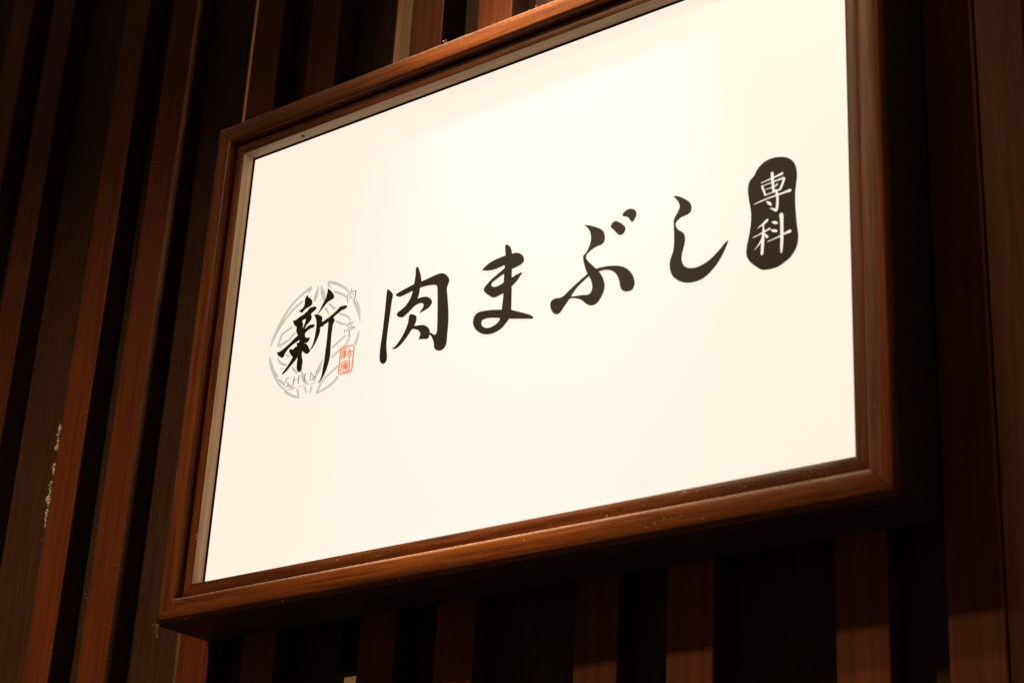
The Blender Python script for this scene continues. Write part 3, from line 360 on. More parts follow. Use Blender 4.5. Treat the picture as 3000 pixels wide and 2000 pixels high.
'badge':{'fill':[[826.25,352.03,828.02,351.5,829.79,350.86,831.55,350.1,833.27,349.22,834.86,348.28,836.42,347.23,837.89,346.06,839.23,344.73,840.45,343.19,841.5,341.54,842.4,339.82,843.15,338.08,843.85,336.08,844.37,334.07,844.77,332.06,845.05,330.08,845.24,328.05,845.3,326.05,845.27,324.08,845.16,322.14,844.92,319.73,844.58,317.37,844.2,315.03,843.87,312.66,843.6,310.53,843.34,308.4,843.13,306.25,842.98,304.08,842.88,300.93,842.85,297.76,842.87,294.57,842.94,291.39,843.06,287.94,843.23,284.48,843.44,281.03,843.68,277.57,843.91,274.35,844.18,271.13,844.48,267.91,844.81,264.69,845.1,262.44,845.46,260.18,845.78,257.94,845.97,255.71,846.04,253.53,846.01,251.38,845.87,249.26,845.58,247.19,845.15,245.1,844.6,243.07,843.91,241.11,843.05,239.26,841.91,237.29,840.62,235.43,839.18,233.7,837.61,232.1,835.92,230.72,834.1,229.5,832.18,228.39,830.22,227.35,828.34,226.4,826.4,225.53,824.41,224.76,822.33,224.14,820.44,223.73,818.48,223.47,816.47,223.33,814.43,223.29,812.48,223.36,810.5,223.53,808.51,223.81,806.5,224.17,805.12,224.46,803.74,224.82,802.36,225.3,801.03,225.95,799.57,226.93,798.19,228.06,796.86,229.28,795.54,230.52,793.84,232.07,792.15,233.64,790.53,235.28,789.02,237.02,787.81,238.64,786.71,240.33,785.76,242.08,784.98,243.87,784.42,245.65,784.04,247.45,783.83,249.23,783.76,250.99,783.88,253.16,784.17,255.28,784.56,257.36,784.97,259.44,785.57,262.22,786.23,264.96,786.9,267.71,787.5,270.5,788.04,273.28,788.54,276.08,788.98,278.92,789.33,281.78,789.55,284.18,789.68,286.6,789.75,289.05,789.74,291.52,789.67,293.77,789.52,296.04,789.31,298.33,789.03,300.63,788.65,302.97,788.19,305.33,787.71,307.69,787.29,310.05,786.89,312.65,786.5,315.25,786.18,317.84,785.96,320.41,785.87,322.44,785.85,324.45,785.94,326.43,786.16,328.36,786.44,329.84,786.84,331.26,787.35,332.6,788.01,333.85,788.77,334.85,789.68,335.71,790.65,336.51,791.6,337.32,792.23,337.9,792.87,338.47,793.52,339.03,794.17,339.59,794.73,340.85,795.32,342.09,795.98,343.27,796.74,344.36,797.89,345.76,799.12,347.08,800.44,348.3,801.86,349.39,803.52,350.44,805.27,351.37,807.1,352.16,809.02,352.79,810.96,353.25,812.98,353.54,815.05,353.68,817.16,353.67,819.4,353.48,821.67,353.12,823.96,352.63]],'hole':[[813.42,336.1,813.54,334.44,813.72,332.09,813.93,329.36,814.15,326.57,814.37,324.04,814.61,321.62,814.87,319.11,815.14,316.73,815.36,314.71,815.52,313.27,816.1,312.04,817.27,311.35,818.36,311.61,818.72,312.67,818.62,314.09,818.47,316.1,818.3,318.44,818.13,320.91,817.98,323.28,817.86,325.75,817.73,328.5,817.62,331.19,817.52,333.53,817.45,335.17,816.78,336.74,815.31,337.67,813.92,337.4],[802.3,327.05,803.84,327.23,806.03,327.49,808.55,327.78,811.11,328.08,813.38,328.34,815.4,328.57,817.36,328.79,819.25,328.99,821.01,329.18,822.61,329.36,824.08,329.53,825.44,329.69,826.65,329.82,827.63,329.94,828.35,330.02,829.21,330.75,829.13,332.06,828.15,333.2,826.85,333.49,826.18,333.29,825.26,333.01,824.16,332.69,822.9,332.35,821.52,332.03,820.0,331.72,818.3,331.4,816.47,331.08,814.54,330.75,812.57,330.4,810.35,330.01,807.85,329.57,805.37,329.14,803.23,328.76,801.72,328.5,801.35,328.22,801.36,327.68,801.75,327.2],[801.7,323.34,801.97,322.59,802.36,321.54,802.82,320.31,803.27,319.04,803.69,317.84,804.1,316.61,804.54,315.24,804.96,313.9,805.32,312.74,805.58,311.92,806.22,310.98,807.22,310.61,807.99,311.03,808.08,311.99,807.86,312.81,807.54,313.97,807.16,315.33,806.76,316.73,806.36,318.02,805.94,319.28,805.47,320.59,805.0,321.84,804.61,322.89,804.33,323.64,803.57,324.62,802.48,324.94,801.7,324.41],[803.07,322.83,805.04,322.99,807.85,323.23,811.09,323.5,814.37,323.77,817.32,323.99,820.09,324.16,822.95,324.31,825.64,324.44,827.93,324.54,829.56,324.62,830.34,325.13,830.36,326.18,829.63,327.17,828.56,327.5,826.98,327.27,824.77,326.95,822.16,326.58,819.38,326.19,816.67,325.84,813.76,325.5,810.51,325.13,807.3,324.79,804.51,324.49,802.55,324.27,802.16,324.02,802.15,323.49,802.53,322.99],[828.63,325.95,828.27,325.02,827.76,323.69,827.17,322.18,826.56,320.68,826.01,319.4,825.46,318.27,824.87,317.12,824.28,316.05,823.77,315.14,823.41,314.48,823.33,313.37,824.09,312.31,825.23,311.91,826.1,312.41,826.49,313.04,827.04,313.92,827.69,314.98,828.37,316.16,828.98,317.39,829.55,318.77,830.14,320.34,830.68,321.91,831.15,323.26,831.47,324.2,831.39,325.36,830.52,326.35,829.38,326.6],[807.54,317.83,808.93,317.81,810.96,317.76,813.26,317.72,815.49,317.74,817.32,317.85,818.75,318.11,819.96,318.49,820.95,318.9,821.71,319.26,822.25,319.49,822.69,320.16,822.43,321.11,821.62,321.77,820.74,321.77,820.21,321.44,819.54,320.98,818.74,320.49,817.76,320.03,816.59,319.69,814.93,319.46,812.79,319.31,810.55,319.2,808.56,319.13,807.18,319.08,806.83,318.89,806.78,318.45,807.07,318.01],[807.66,310.89,809.0,311.02,810.9,311.21,813.09,311.43,815.3,311.64,817.25,311.81,819.03,311.94,820.82,312.06,822.48,312.17,823.89,312.25,824.89,312.31,825.55,312.75,825.57,313.65,824.93,314.49,824.02,314.76,823.04,314.61,821.68,314.39,820.07,314.14,818.33,313.88,816.59,313.65,814.67,313.44,812.46,313.23,810.26,313.03,808.35,312.86,807.01,312.74,806.5,312.41,806.49,311.73,806.97,311.1],[793.72,303.84,795.0,304.02,796.8,304.28,798.9,304.58,801.09,304.89,803.16,305.15,805.06,305.39,806.94,305.63,808.86,305.85,810.93,306.06,813.21,306.24,815.91,306.4,818.96,306.54,822.08,306.66,824.97,306.77,827.35,306.86,829.13,306.94,830.49,307.01,831.57,307.05,832.51,307.09,833.45,307.11,834.44,307.11,835.38,307.1,836.24,307.07,836.96,307.05,837.48,307.04,838.57,307.67,838.67,309.07,837.73,310.41,836.29,310.91,835.8,310.84,835.11,310.75,834.28,310.64,833.35,310.51,832.37,310.37,831.42,310.22,830.51,310.07,829.48,309.9,828.19,309.72,826.48,309.52,824.16,309.3,821.31,309.05,818.23,308.79,815.21,308.53,812.52,308.29,810.23,308.08,808.14,307.88,806.18,307.69,804.28,307.47,802.36,307.2,800.3,306.83,798.14,306.39,796.09,305.94,794.35,305.54,793.11,305.26,792.74,304.97,792.77,304.43,793.18,303.96],[818.32,313.59,818.62,312.63,819.06,311.39,819.51,309.95,819.88,308.34,820.1,306.57,820.12,304.35,820.0,301.66,819.8,298.85,819.58,296.27,819.43,294.24,819.33,292.88,819.26,291.92,819.19,291.21,819.12,290.63,819.05,290.12,819.13,289.2,819.83,288.43,820.74,288.27,821.33,288.8,821.56,289.14,821.91,289.59,822.33,290.33,822.72,291.42,823.0,292.92,823.18,295.03,823.31,297.69,823.39,300.61,823.39,303.44,823.3,305.89,823.04,308.0,822.64,309.91,822.2,311.54,821.81,312.81,821.57,313.7,820.72,314.92,819.42,315.39,818.43,314.84],[820.49,291.69,819.92,292.0,819.09,292.46,818.12,292.99,817.12,293.51,816.19,293.95,815.31,294.3,814.42,294.59,813.59,294.83,812.89,295.02,812.4,295.16,812.09,295.2,811.91,295.0,811.96,294.69,812.21,294.45,812.65,294.11,813.27,293.63,813.99,293.08,814.73,292.49,815.42,291.93,816.15,291.31,817.0,290.6,817.84,289.89,818.57,289.26,819.1,288.82,820.47,288.44,821.45,289.12,821.46,290.46],[807.79,303.92,808.2,303.25,808.79,302.27,809.45,301.18,810.09,300.17,810.61,299.42,811.05,298.94,811.55,298.53,812.07,298.17,812.54,297.84,812.89,297.58,813.81,296.94,814.73,297.04,815.13,297.83,814.76,298.84,814.63,299.21,814.45,299.75,814.16,300.42,813.7,301.16,813.05,301.87,812.15,302.52,811.05,303.13,809.92,303.68,808.92,304.14,808.23,304.46,807.93,304.6,807.67,304.5,807.62,304.22],[807.97,283.03,807.27,282.5,806.31,281.76,805.19,280.9,803.99,280.01,802.79,279.16,801.45,278.27,799.88,277.26,798.29,276.28,796.91,275.42,795.94,274.82,795.82,274.66,795.87,274.43,796.06,274.26,796.29,274.25,797.45,274.54,799.1,274.95,801.01,275.44,802.91,275.98,804.58,276.56,806.04,277.22,807.44,277.98,808.7,278.73,809.74,279.38,810.49,279.82,811.03,280.91,810.52,282.31,809.25,283.18],[792.39,264.67,793.86,264.96,795.96,265.38,798.39,265.88,800.87,266.4,803.13,266.9,805.3,267.42,807.57,268.0,809.72,268.56,811.54,269.05,812.84,269.39,813.44,270.0,813.31,270.99,812.52,271.79,811.53,271.93,810.27,271.51,808.51,270.91,806.43,270.22,804.25,269.51,802.17,268.86,799.99,268.24,797.58,267.59,795.22,266.97,793.18,266.43,791.74,266.05,791.39,265.75,791.43,265.21,791.85,264.76],[803.58,276.45,803.41,274.73,803.17,272.31,802.89,269.48,802.61,266.51,802.34,263.67,802.07,260.79,801.79,257.68,801.51,254.59,801.28,251.77,801.1,249.47,801.0,247.75,800.96,246.43,800.97,245.45,800.98,244.72,800.98,244.14,801.44,242.77,802.69,241.88,803.98,241.99,804.58,243.03,804.64,243.59,804.73,244.29,804.84,245.22,804.96,246.48,805.09,248.17,805.25,250.46,805.45,253.28,805.66,256.4,805.83,259.56,805.94,262.52,805.98,265.47,805.95,268.55,805.89,271.49,805.83,274.0,805.79,275.78,805.5,276.63,804.73,277.18,803.93,277.11],[802.61,263.19,801.96,262.11,801.05,260.59,799.99,258.85,798.87,257.12,797.78,255.64,796.6,254.3,795.23,252.95,793.87,251.69,792.67,250.62,791.83,249.85,791.75,249.66,791.84,249.43,792.06,249.3,792.27,249.33,793.25,249.93,794.66,250.75,796.28,251.74,797.93,252.87,799.41,254.07,800.75,255.49,802.08,257.14,803.31,258.8,804.34,260.23,805.07,261.22,805.19,262.22,804.52,263.22,803.45,263.62],[804.8,266.47,805.05,265.95,805.41,265.21,805.82,264.37,806.22,263.56,806.56,262.9,806.85,262.38,807.15,261.9,807.43,261.47,807.67,261.1,807.85,260.83,809.01,259.95,810.25,260.01,810.84,260.98,810.44,262.29,810.24,262.54,809.98,262.9,809.64,263.34,809.22,263.83,808.74,264.33,808.13,264.87,807.39,265.48,806.64,266.08,805.97,266.6,805.51,266.97,805.16,267.2,804.8,267.16,804.66,266.85],[814.62,277.32,815.07,276.87,815.69,276.23,816.41,275.51,817.13,274.84,817.76,274.35,818.35,274.05,818.98,273.84,819.6,273.69,820.14,273.59,820.52,273.5,821.58,273.34,822.23,273.99,822.1,275.06,821.26,275.93,820.94,276.22,820.5,276.64,819.96,277.12,819.33,277.57,818.66,277.91,817.89,278.09,817.0,278.18,816.12,278.21,815.35,278.21,814.82,278.22,814.45,278.25,814.23,278.0,814.31,277.61],[813.34,268.42,813.78,267.95,814.41,267.27,815.16,266.5,815.96,265.76,816.75,265.19,817.56,264.8,818.38,264.55,819.15,264.4,819.79,264.3,820.24,264.21,821.27,264.2,821.81,264.95,821.54,266.03,820.63,266.8,820.2,267.07,819.61,267.46,818.93,267.89,818.23,268.29,817.56,268.57,816.82,268.77,815.92,268.94,815.0,269.08,814.19,269.19,813.62,269.28,813.24,269.34,813.0,269.11,813.04,268.73],[809.7,255.36,811.59,255.61,814.3,255.96,817.4,256.38,820.44,256.79,822.99,257.17,824.99,257.52,826.73,257.87,828.29,258.2,829.72,258.48,831.11,258.71,832.55,258.86,833.98,258.97,835.32,259.03,836.45,259.07,837.26,259.11,838.35,259.95,838.3,261.51,837.16,262.88,835.58,263.25,834.85,263.02,833.84,262.69,832.61,262.3,831.27,261.88,829.89,261.45,828.53,261.02,827.15,260.56,825.69,260.09,824.05,259.61,822.15,259.14,819.7,258.63,816.73,258.08,813.68,257.54,811.01,257.08,809.15,256.75,808.77,256.48,808.78,255.95,809.16,255.49],[823.46,283.36,823.6,282.65,823.8,281.82,824.02,280.74,824.23,279.19,824.39,277.0,824.49,273.84,824.56,269.83,824.61,265.47,824.63,261.24,824.65,257.61,824.63,254.58,824.58,251.82,824.52,249.34,824.47,247.12,824.46,245.19,824.49,243.59,824.54,242.3,824.61,241.27,824.67,240.47,824.72,239.84,825.0,238.94,825.81,238.34,826.67,238.4,827.07,239.08,827.2,239.64,827.38,240.37,827.59,241.33,827.81,242.56,828.0,244.11,828.17,245.99,828.35,248.17,828.52,250.65,828.67,253.42,828.79,256.47,828.86,260.11,828.9,264.34,828.92,268.69,828.93,272.7,828.95,275.87,828.96,278.13,828.97,279.79,828.97,280.98,828.98,281.79,828.99,282.42,827.98,284.53,825.94,285.69,824.07,285.2]]},
'shin':{'fill':[[131.53,360.17,131.94,359.37,132.38,358.58,132.91,357.82,133.54,357.1,134.73,356.06,136.04,355.11,137.35,354.16,138.53,353.12,139.37,352.2,140.11,351.23,140.73,350.24,141.2,349.25,141.47,348.39,141.59,347.55,141.56,346.74,141.39,346.0,141.05,345.2,140.57,344.47,139.96,343.83,139.22,343.32,138.22,342.92,137.08,342.69,135.9,342.51,134.77,342.28,133.49,341.93,132.22,341.57,130.99,341.17,129.8,340.71,129.01,340.33,128.28,339.9,127.58,339.43,126.93,338.92,126.61,338.51,126.39,338.03,126.11,337.61,125.63,337.4,124.78,337.46,123.87,337.72,122.93,338.11,122.02,338.53,121.32,338.87,120.57,339.27,120.0,339.71,119.84,340.15,120.28,340.69,121.07,340.98,121.99,341.18,122.79,341.47,123.93,342.13,125.07,342.81,126.12,343.55,127.01,344.41,127.58,345.24,128.0,346.16,128.29,347.16,128.48,348.2,128.49,349.45,128.33,350.76,128.16,352.08,128.15,353.34,128.32,354.36,128.6,355.34,128.96,356.28,129.38,357.19,129.83,357.99,130.35,358.74,130.93,359.46],[149.04,339.77,147.95,340.08,146.7,340.3,145.4,340.46,144.14,340.58,143.02,340.66,141.9,340.69,140.82,340.66,139.81,340.52,138.83,340.26,137.92,339.91,137.09,339.48,136.34,338.97,135.84,338.39,135.48,337.7,135.12,337.02,134.6,336.45,134.07,336.22,133.41,336.12,132.74,336.03,132.16,335.85,131.58,335.41,131.09,334.89,130.62,334.39,130.09,334.05,128.17,333.43,125.89,332.85,123.49,332.24,121.21,331.57,119.82,331.0,118.5,330.35,117.18,329.71,115.75,329.19,114.91,328.99,114.01,328.86,113.06,328.84,112.08,328.95,111.6,329.13,111.15,329.45,110.71,329.85,110.28,330.29,110.51,329.35,110.77,328.42,111.09,327.47,111.48,326.53,112.11,325.19,112.79,323.85,113.57,322.53,114.5,321.25,115.44,320.41,116.57,319.67,117.64,318.92,118.39,318.06,118.61,317.12,118.43,316.25,118.14,315.4,118.06,314.49,118.26,313.52,118.56,312.53,118.95,311.53,119.4,310.54,119.8,309.63,120.24,308.7,120.81,307.82,121.59,307.03,122.48,306.47,123.51,306.03,124.47,305.85,125.17,306.03,125.67,306.92,125.72,308.07,125.63,309.3,125.73,310.44,126.03,311.05,126.44,311.59,126.86,312.12,127.16,312.66,127.69,314.05,128.2,315.57,128.63,317.17,128.88,318.81,128.83,319.73,128.59,320.7,128.26,321.69,127.91,322.69,127.55,323.35,127.07,324.04,126.69,324.69,126.65,325.26,127.06,325.77,127.74,326.09,128.54,326.29,129.37,326.45,130.27,326.7,131.28,326.96,132.21,326.99,132.91,326.53,133.43,325.22,133.36,323.96,133.01,322.75,132.64,321.58,132.21,320.1,131.66,318.67,131.05,317.28,130.4,315.91,129.77,315.06,128.98,314.28,128.39,313.43,128.34,312.39,128.89,311.83,129.87,311.52,130.92,311.45,131.65,311.62,132.57,312.6,133.24,313.91,133.87,315.3,134.67,316.56,135.73,317.61,136.91,318.57,138.13,319.5,139.3,320.47,140.22,321.24,141.16,322.01,142.0,322.83,142.64,323.78,142.96,324.69,143.09,325.68,143.06,326.74,142.92,327.81,142.53,328.73,141.89,329.69,141.36,330.6,141.32,331.38,142.17,332.38,143.4,333.1,144.78,333.7,146.08,334.36,146.91,334.82,147.76,335.27,148.56,335.76,149.25,336.34,149.56,336.79,149.77,337.31,149.88,337.88,149.89,338.47,149.8,338.82,149.61,339.21,149.34,339.56],[148.51,315.33,147.37,315.64,146.21,315.76,145.04,315.77,143.9,315.77,142.71,315.79,141.53,315.79,140.41,315.69,139.38,315.46,138.24,314.89,137.25,314.16,136.27,313.42,135.16,312.81,134.09,312.55,132.9,312.44,131.72,312.32,130.68,312.03,129.32,311.33,128.06,310.53,126.94,309.61,125.98,308.57,125.37,307.79,124.82,306.87,124.68,305.93,125.29,305.1,127.48,303.99,129.86,303.34,132.17,303.05,134.14,303.07,134.45,303.44,134.26,304.22,133.98,305.11,134.01,305.82,134.77,306.76,135.72,307.59,136.79,308.33,137.94,308.99,139.19,309.6,140.53,310.11,141.93,310.54,143.39,310.9,144.5,311.01,145.7,310.98,146.87,311.0,147.89,311.22,148.57,311.61,149.09,312.15,149.45,312.8,149.64,313.53,149.6,314.0,149.36,314.53,148.98,315.01],[120.49,315.29,123.76,314.54,127.01,313.79,130.27,313.03,133.51,312.28,133.67,310.43,133.84,308.58,134.03,306.72,134.25,304.86,134.53,303.21,134.86,301.55,135.16,299.9,135.34,298.28,135.35,296.91,135.26,295.57,135.1,294.26,134.89,292.96,134.69,292.1,134.4,291.27,134.1,290.44,133.85,289.59,133.63,288.53,133.43,287.44,133.25,286.35,133.05,285.27,132.87,284.41,132.68,283.56,132.51,282.7,132.37,281.83,132.2,280.74,132.04,279.65,131.96,278.54,132.04,277.41,132.59,275.08,133.37,272.67,134.13,270.25,134.66,267.87,134.78,266.05,134.7,264.29,134.54,262.54,134.46,260.77,134.57,259.61,134.78,258.42,134.86,257.28,134.59,256.29,133.9,255.34,132.97,254.54,131.79,253.99,130.38,253.81,129.53,254.1,128.74,254.78,128.07,255.64,127.52,256.47,126.95,257.56,126.53,258.66,126.23,259.76,126.03,260.81,125.77,262.85,125.62,264.9,125.54,266.95,125.51,268.98,125.6,270.98,125.78,272.95,125.94,274.93,125.94,276.96,125.75,278.8,125.44,280.67,125.04,282.56,124.6,284.46,124.13,286.14,123.59,287.84,123.04,289.54,122.55,291.23,122.13,292.48,121.66,293.75,121.39,294.95,121.57,295.97,122.12,296.04,123.04,295.6,124.0,295.13,124.67,295.09,125.4,295.93,125.86,297.0,126.06,298.22,126.04,299.49,125.65,300.96,124.96,302.46,124.18,303.99,123.52,305.5,122.69,307.95,121.93,310.4,121.2,312.85],[86.87,291.08,87.95,290.57,88.98,290.14,89.89,289.86,90.63,289.82,92.73,290.3,94.98,291.06,97.25,291.99,99.41,292.94,102.03,294.19,104.56,295.52,107.04,296.9,109.48,298.31,111.98,299.87,114.41,301.5,116.86,303.09,119.4,304.53,120.74,305.39,122.16,306.3,123.74,306.82,125.56,306.51,126.89,305.43,127.59,303.91,127.72,302.31,127.36,301.02,126.1,299.77,124.31,298.92,122.28,298.26,120.33,297.55,118.3,296.73,116.21,295.97,114.15,295.2,112.17,294.32,110.32,293.34,108.54,292.29,106.83,291.16,105.23,289.95,104.16,288.99,103.19,287.95,102.31,286.85,101.49,285.71,100.92,284.67,100.47,283.55,99.99,282.46,99.37,281.54,98.95,281.18,98.39,280.9,97.72,280.75,96.98,280.79,95.86,281.14,94.75,281.67,93.68,282.31,92.67,283.01,91.59,283.88,90.58,284.82,89.68,285.8,88.88,286.81,88.22,287.86,87.69,288.92,87.26,290.0],[143.29,298.46,142.74,298.37,142.19,298.3,141.62,298.28,141.03,298.34,140.29,298.51,139.55,298.76,138.8,299.04,138.06,299.29,137.07,299.67,136.01,300.14,135.08,300.42,134.51,300.28,133.95,298.96,133.77,297.29,133.88,295.56,134.19,294.03,134.52,293.54,135.16,293.03,135.94,292.61,136.68,292.38,137.92,292.31,139.1,292.41,140.19,292.68,141.14,293.08,141.77,293.58,142.22,294.21,142.56,294.93,142.85,295.67,143.05,296.32,143.18,297.01,143.24,297.73],[122.55,291.23,121.57,290.91,120.6,290.57,119.64,290.22,118.72,289.83,117.65,289.22,116.62,288.51,115.57,287.92,114.42,287.63,113.99,287.91,113.63,288.57,113.25,289.23,112.78,289.53,111.63,289.42,110.57,289.07,109.73,288.49,109.22,287.7,109.22,286.84,109.62,285.88,110.24,284.87,110.89,283.9,111.86,282.49,112.96,281.06,114.06,279.74,115.06,278.64,115.5,278.38,116.13,278.12,116.69,277.87,116.92,277.6,116.63,276.64,116.04,275.63,115.3,274.6,114.59,273.62,113.55,272.13,112.48,270.67,111.36,269.23,110.2,267.83,109.0,266.49,107.75,265.18,106.47,263.9,105.16,262.63,103.78,261.34,102.38,260.06,100.96,258.81,99.52,257.56,100.36,257.42,101.15,257.31,101.85,257.29,102.43,257.38,103.78,257.92,105.17,258.61,106.53,259.42,107.79,260.27,109.41,261.55,110.93,262.92,112.41,264.31,113.94,265.67,115.5,266.9,117.09,268.1,118.66,269.32,120.15,270.6,121.67,271.99,123.16,273.42,124.52,274.93,125.64,276.58,126.96,278.78,128.21,281.06,128.99,283.5,128.94,286.19,128.18,287.61,126.71,288.89,124.75,290.08],[133.31,291.97,134.26,292.09,135.29,292.1,136.35,291.93,137.36,291.51,138.73,290.53,139.91,289.37,140.97,288.13,141.94,286.88,142.82,285.58,143.57,284.24,144.24,282.93,144.88,281.73,145.21,281.24,145.62,280.71,145.94,280.17,146.05,279.68,145.86,278.92,145.49,278.25,144.98,277.66,144.33,277.19,143.51,276.8,142.59,276.51,141.56,276.38,140.46,276.44,139.52,276.7,138.58,277.15,137.66,277.71,136.81,278.33,135.8,279.29,134.93,280.36,134.01,281.37,132.89,282.16,132.2,282.14,131.58,281.68,131.07,281.25,130.73,281.29,129.77,283.18,128.91,285.46,128.38,287.81,128.45,289.91,129.1,290.84,130.31,291.4,131.81,291.72],[167.56,360.69,168.6,359.89,169.62,359.09,170.62,358.26,171.58,357.4,172.79,356.25,173.97,355.07,175.08,353.87,176.11,352.64,177.08,351.32,177.98,349.98,178.75,348.64,179.34,347.29,179.52,346.54,179.51,345.83,179.33,345.18,178.98,344.65,178.3,344.13,177.44,343.76,176.5,343.48,175.56,343.2,174.2,342.85,172.79,342.55,171.4,342.23,170.1,341.8,168.95,341.25,167.88,340.61,166.87,339.91,165.91,339.17,164.59,338.04,163.34,336.85,162.1,335.65,160.83,334.48,158.94,332.85,157.02,331.23,155.08,329.63,153.14,328.04,154.05,329.07,154.93,330.12,155.78,331.2,156.57,332.31,157.8,334.27,158.96,336.27,160.09,338.29,161.24,340.3,162.21,341.87,163.21,343.43,164.16,345.02,164.98,346.69,165.69,348.53,166.29,350.43,166.79,352.38,167.2,354.37,167.41,355.9,167.52,357.47,167.56,359.07],[147.41,328.39,148.09,328.5,148.78,328.58,149.49,328.61,150.23,328.54,151.4,328.33,152.58,328.05,153.77,327.69,154.94,327.25,156.22,326.67,157.47,326.01,158.69,325.28,159.82,324.46,160.6,323.77,161.29,323.02,161.85,322.23,162.23,321.44,162.35,319.96,162.07,318.48,162.05,317.08,162.93,315.85,164.41,315.31,165.88,315.57,167.31,316.19,168.67,316.76,170.91,317.5,173.07,318.33,175.17,319.23,177.24,320.16,179.41,321.17,181.53,322.23,183.62,323.33,185.67,324.47,187.51,325.65,189.3,326.92,191.09,328.11,192.93,329.05,193.86,329.25,194.98,329.29,196.18,329.22,197.37,329.15,198.78,329.13,200.22,329.11,201.63,328.97,202.98,328.61,203.46,328.26,203.81,327.7,204.0,327.09,203.99,326.57,203.67,325.93,203.16,325.4,202.51,324.98,201.77,324.68,200.34,324.37,198.8,324.24,197.24,324.12,195.77,323.86,194.09,323.34,192.49,322.71,190.93,322.03,189.39,321.33,188.03,320.72,186.7,320.09,185.39,319.42,184.13,318.71,183.49,318.29,182.89,317.82,182.33,317.33,181.78,316.83,181.36,316.35,180.99,315.82,180.59,315.33,180.11,314.97,178.67,314.39,177.04,313.88,175.32,313.39,173.64,312.89,172.0,312.39,170.35,311.91,168.72,311.39,167.16,310.8,166.3,310.3,165.53,309.7,164.75,309.12,163.82,308.69,163.0,308.7,162.03,308.92,161.15,309.07,160.64,308.89,160.3,307.54,160.34,305.87,160.45,304.11,160.32,302.48,159.67,300.11,158.88,297.8,157.97,295.55,156.95,293.36,155.73,290.99,154.42,288.67,152.96,286.44,151.33,284.32,150.12,283.09,148.73,282.0,147.22,280.99,145.66,280.03,146.89,281.43,148.06,282.86,149.11,284.36,149.99,285.96,150.78,287.97,151.39,290.07,151.88,292.23,152.3,294.42,152.68,296.79,152.95,299.2,153.16,301.64,153.34,304.09,153.48,306.3,153.58,308.53,153.62,310.78,153.56,313.07,153.44,314.68,153.23,316.32,152.92,317.98,152.5,319.65,152.06,320.92,151.51,322.19,150.86,323.47,150.15,324.74,149.56,325.67,148.88,326.59,148.16,327.49],[174.46,315.4,176.23,315.77,178.01,316.14,179.78,316.51,181.55,316.88,182.44,315.94,183.26,314.99,183.96,314.03,184.47,313.05,184.57,312.46,184.44,311.92,184.19,311.42,183.95,310.93,183.5,310.02,182.99,309.15,182.51,308.26,182.15,307.31,181.92,306.04,181.8,304.72,181.74,303.38,181.68,302.04,181.51,299.62,181.35,297.2,181.23,294.77,181.18,292.31,181.24,288.96,181.38,285.58,181.56,282.2,181.71,278.83,181.89,275.46,182.09,272.08,182.23,268.72,182.24,265.41,182.11,263.21,181.86,261.05,181.51,258.92,181.07,256.84,180.33,253.87,179.51,250.95,178.58,248.08,177.5,245.28,176.53,243.23,175.43,241.25,174.21,239.33,172.92,237.47,171.58,235.73,170.13,234.05,168.63,232.42,167.09,230.81,168.34,233.13,169.53,235.48,170.59,237.9,171.44,240.42,171.91,242.7,172.15,245.08,172.29,247.49,172.49,249.88,172.76,252.25,173.05,254.61,173.32,256.98,173.53,259.37,173.74,262.64,173.89,265.92,174.01,269.23,174.13,272.53,174.28,276.05,174.42,279.58,174.54,283.11,174.62,286.67,174.67,290.7,174.69,294.76,174.68,298.8,174.66,302.77,174.62,304.75,174.56,306.79,174.5,308.85,174.45,310.9,174.43,312.03,174.44,313.16,174.44,314.28]],'hole':[]},
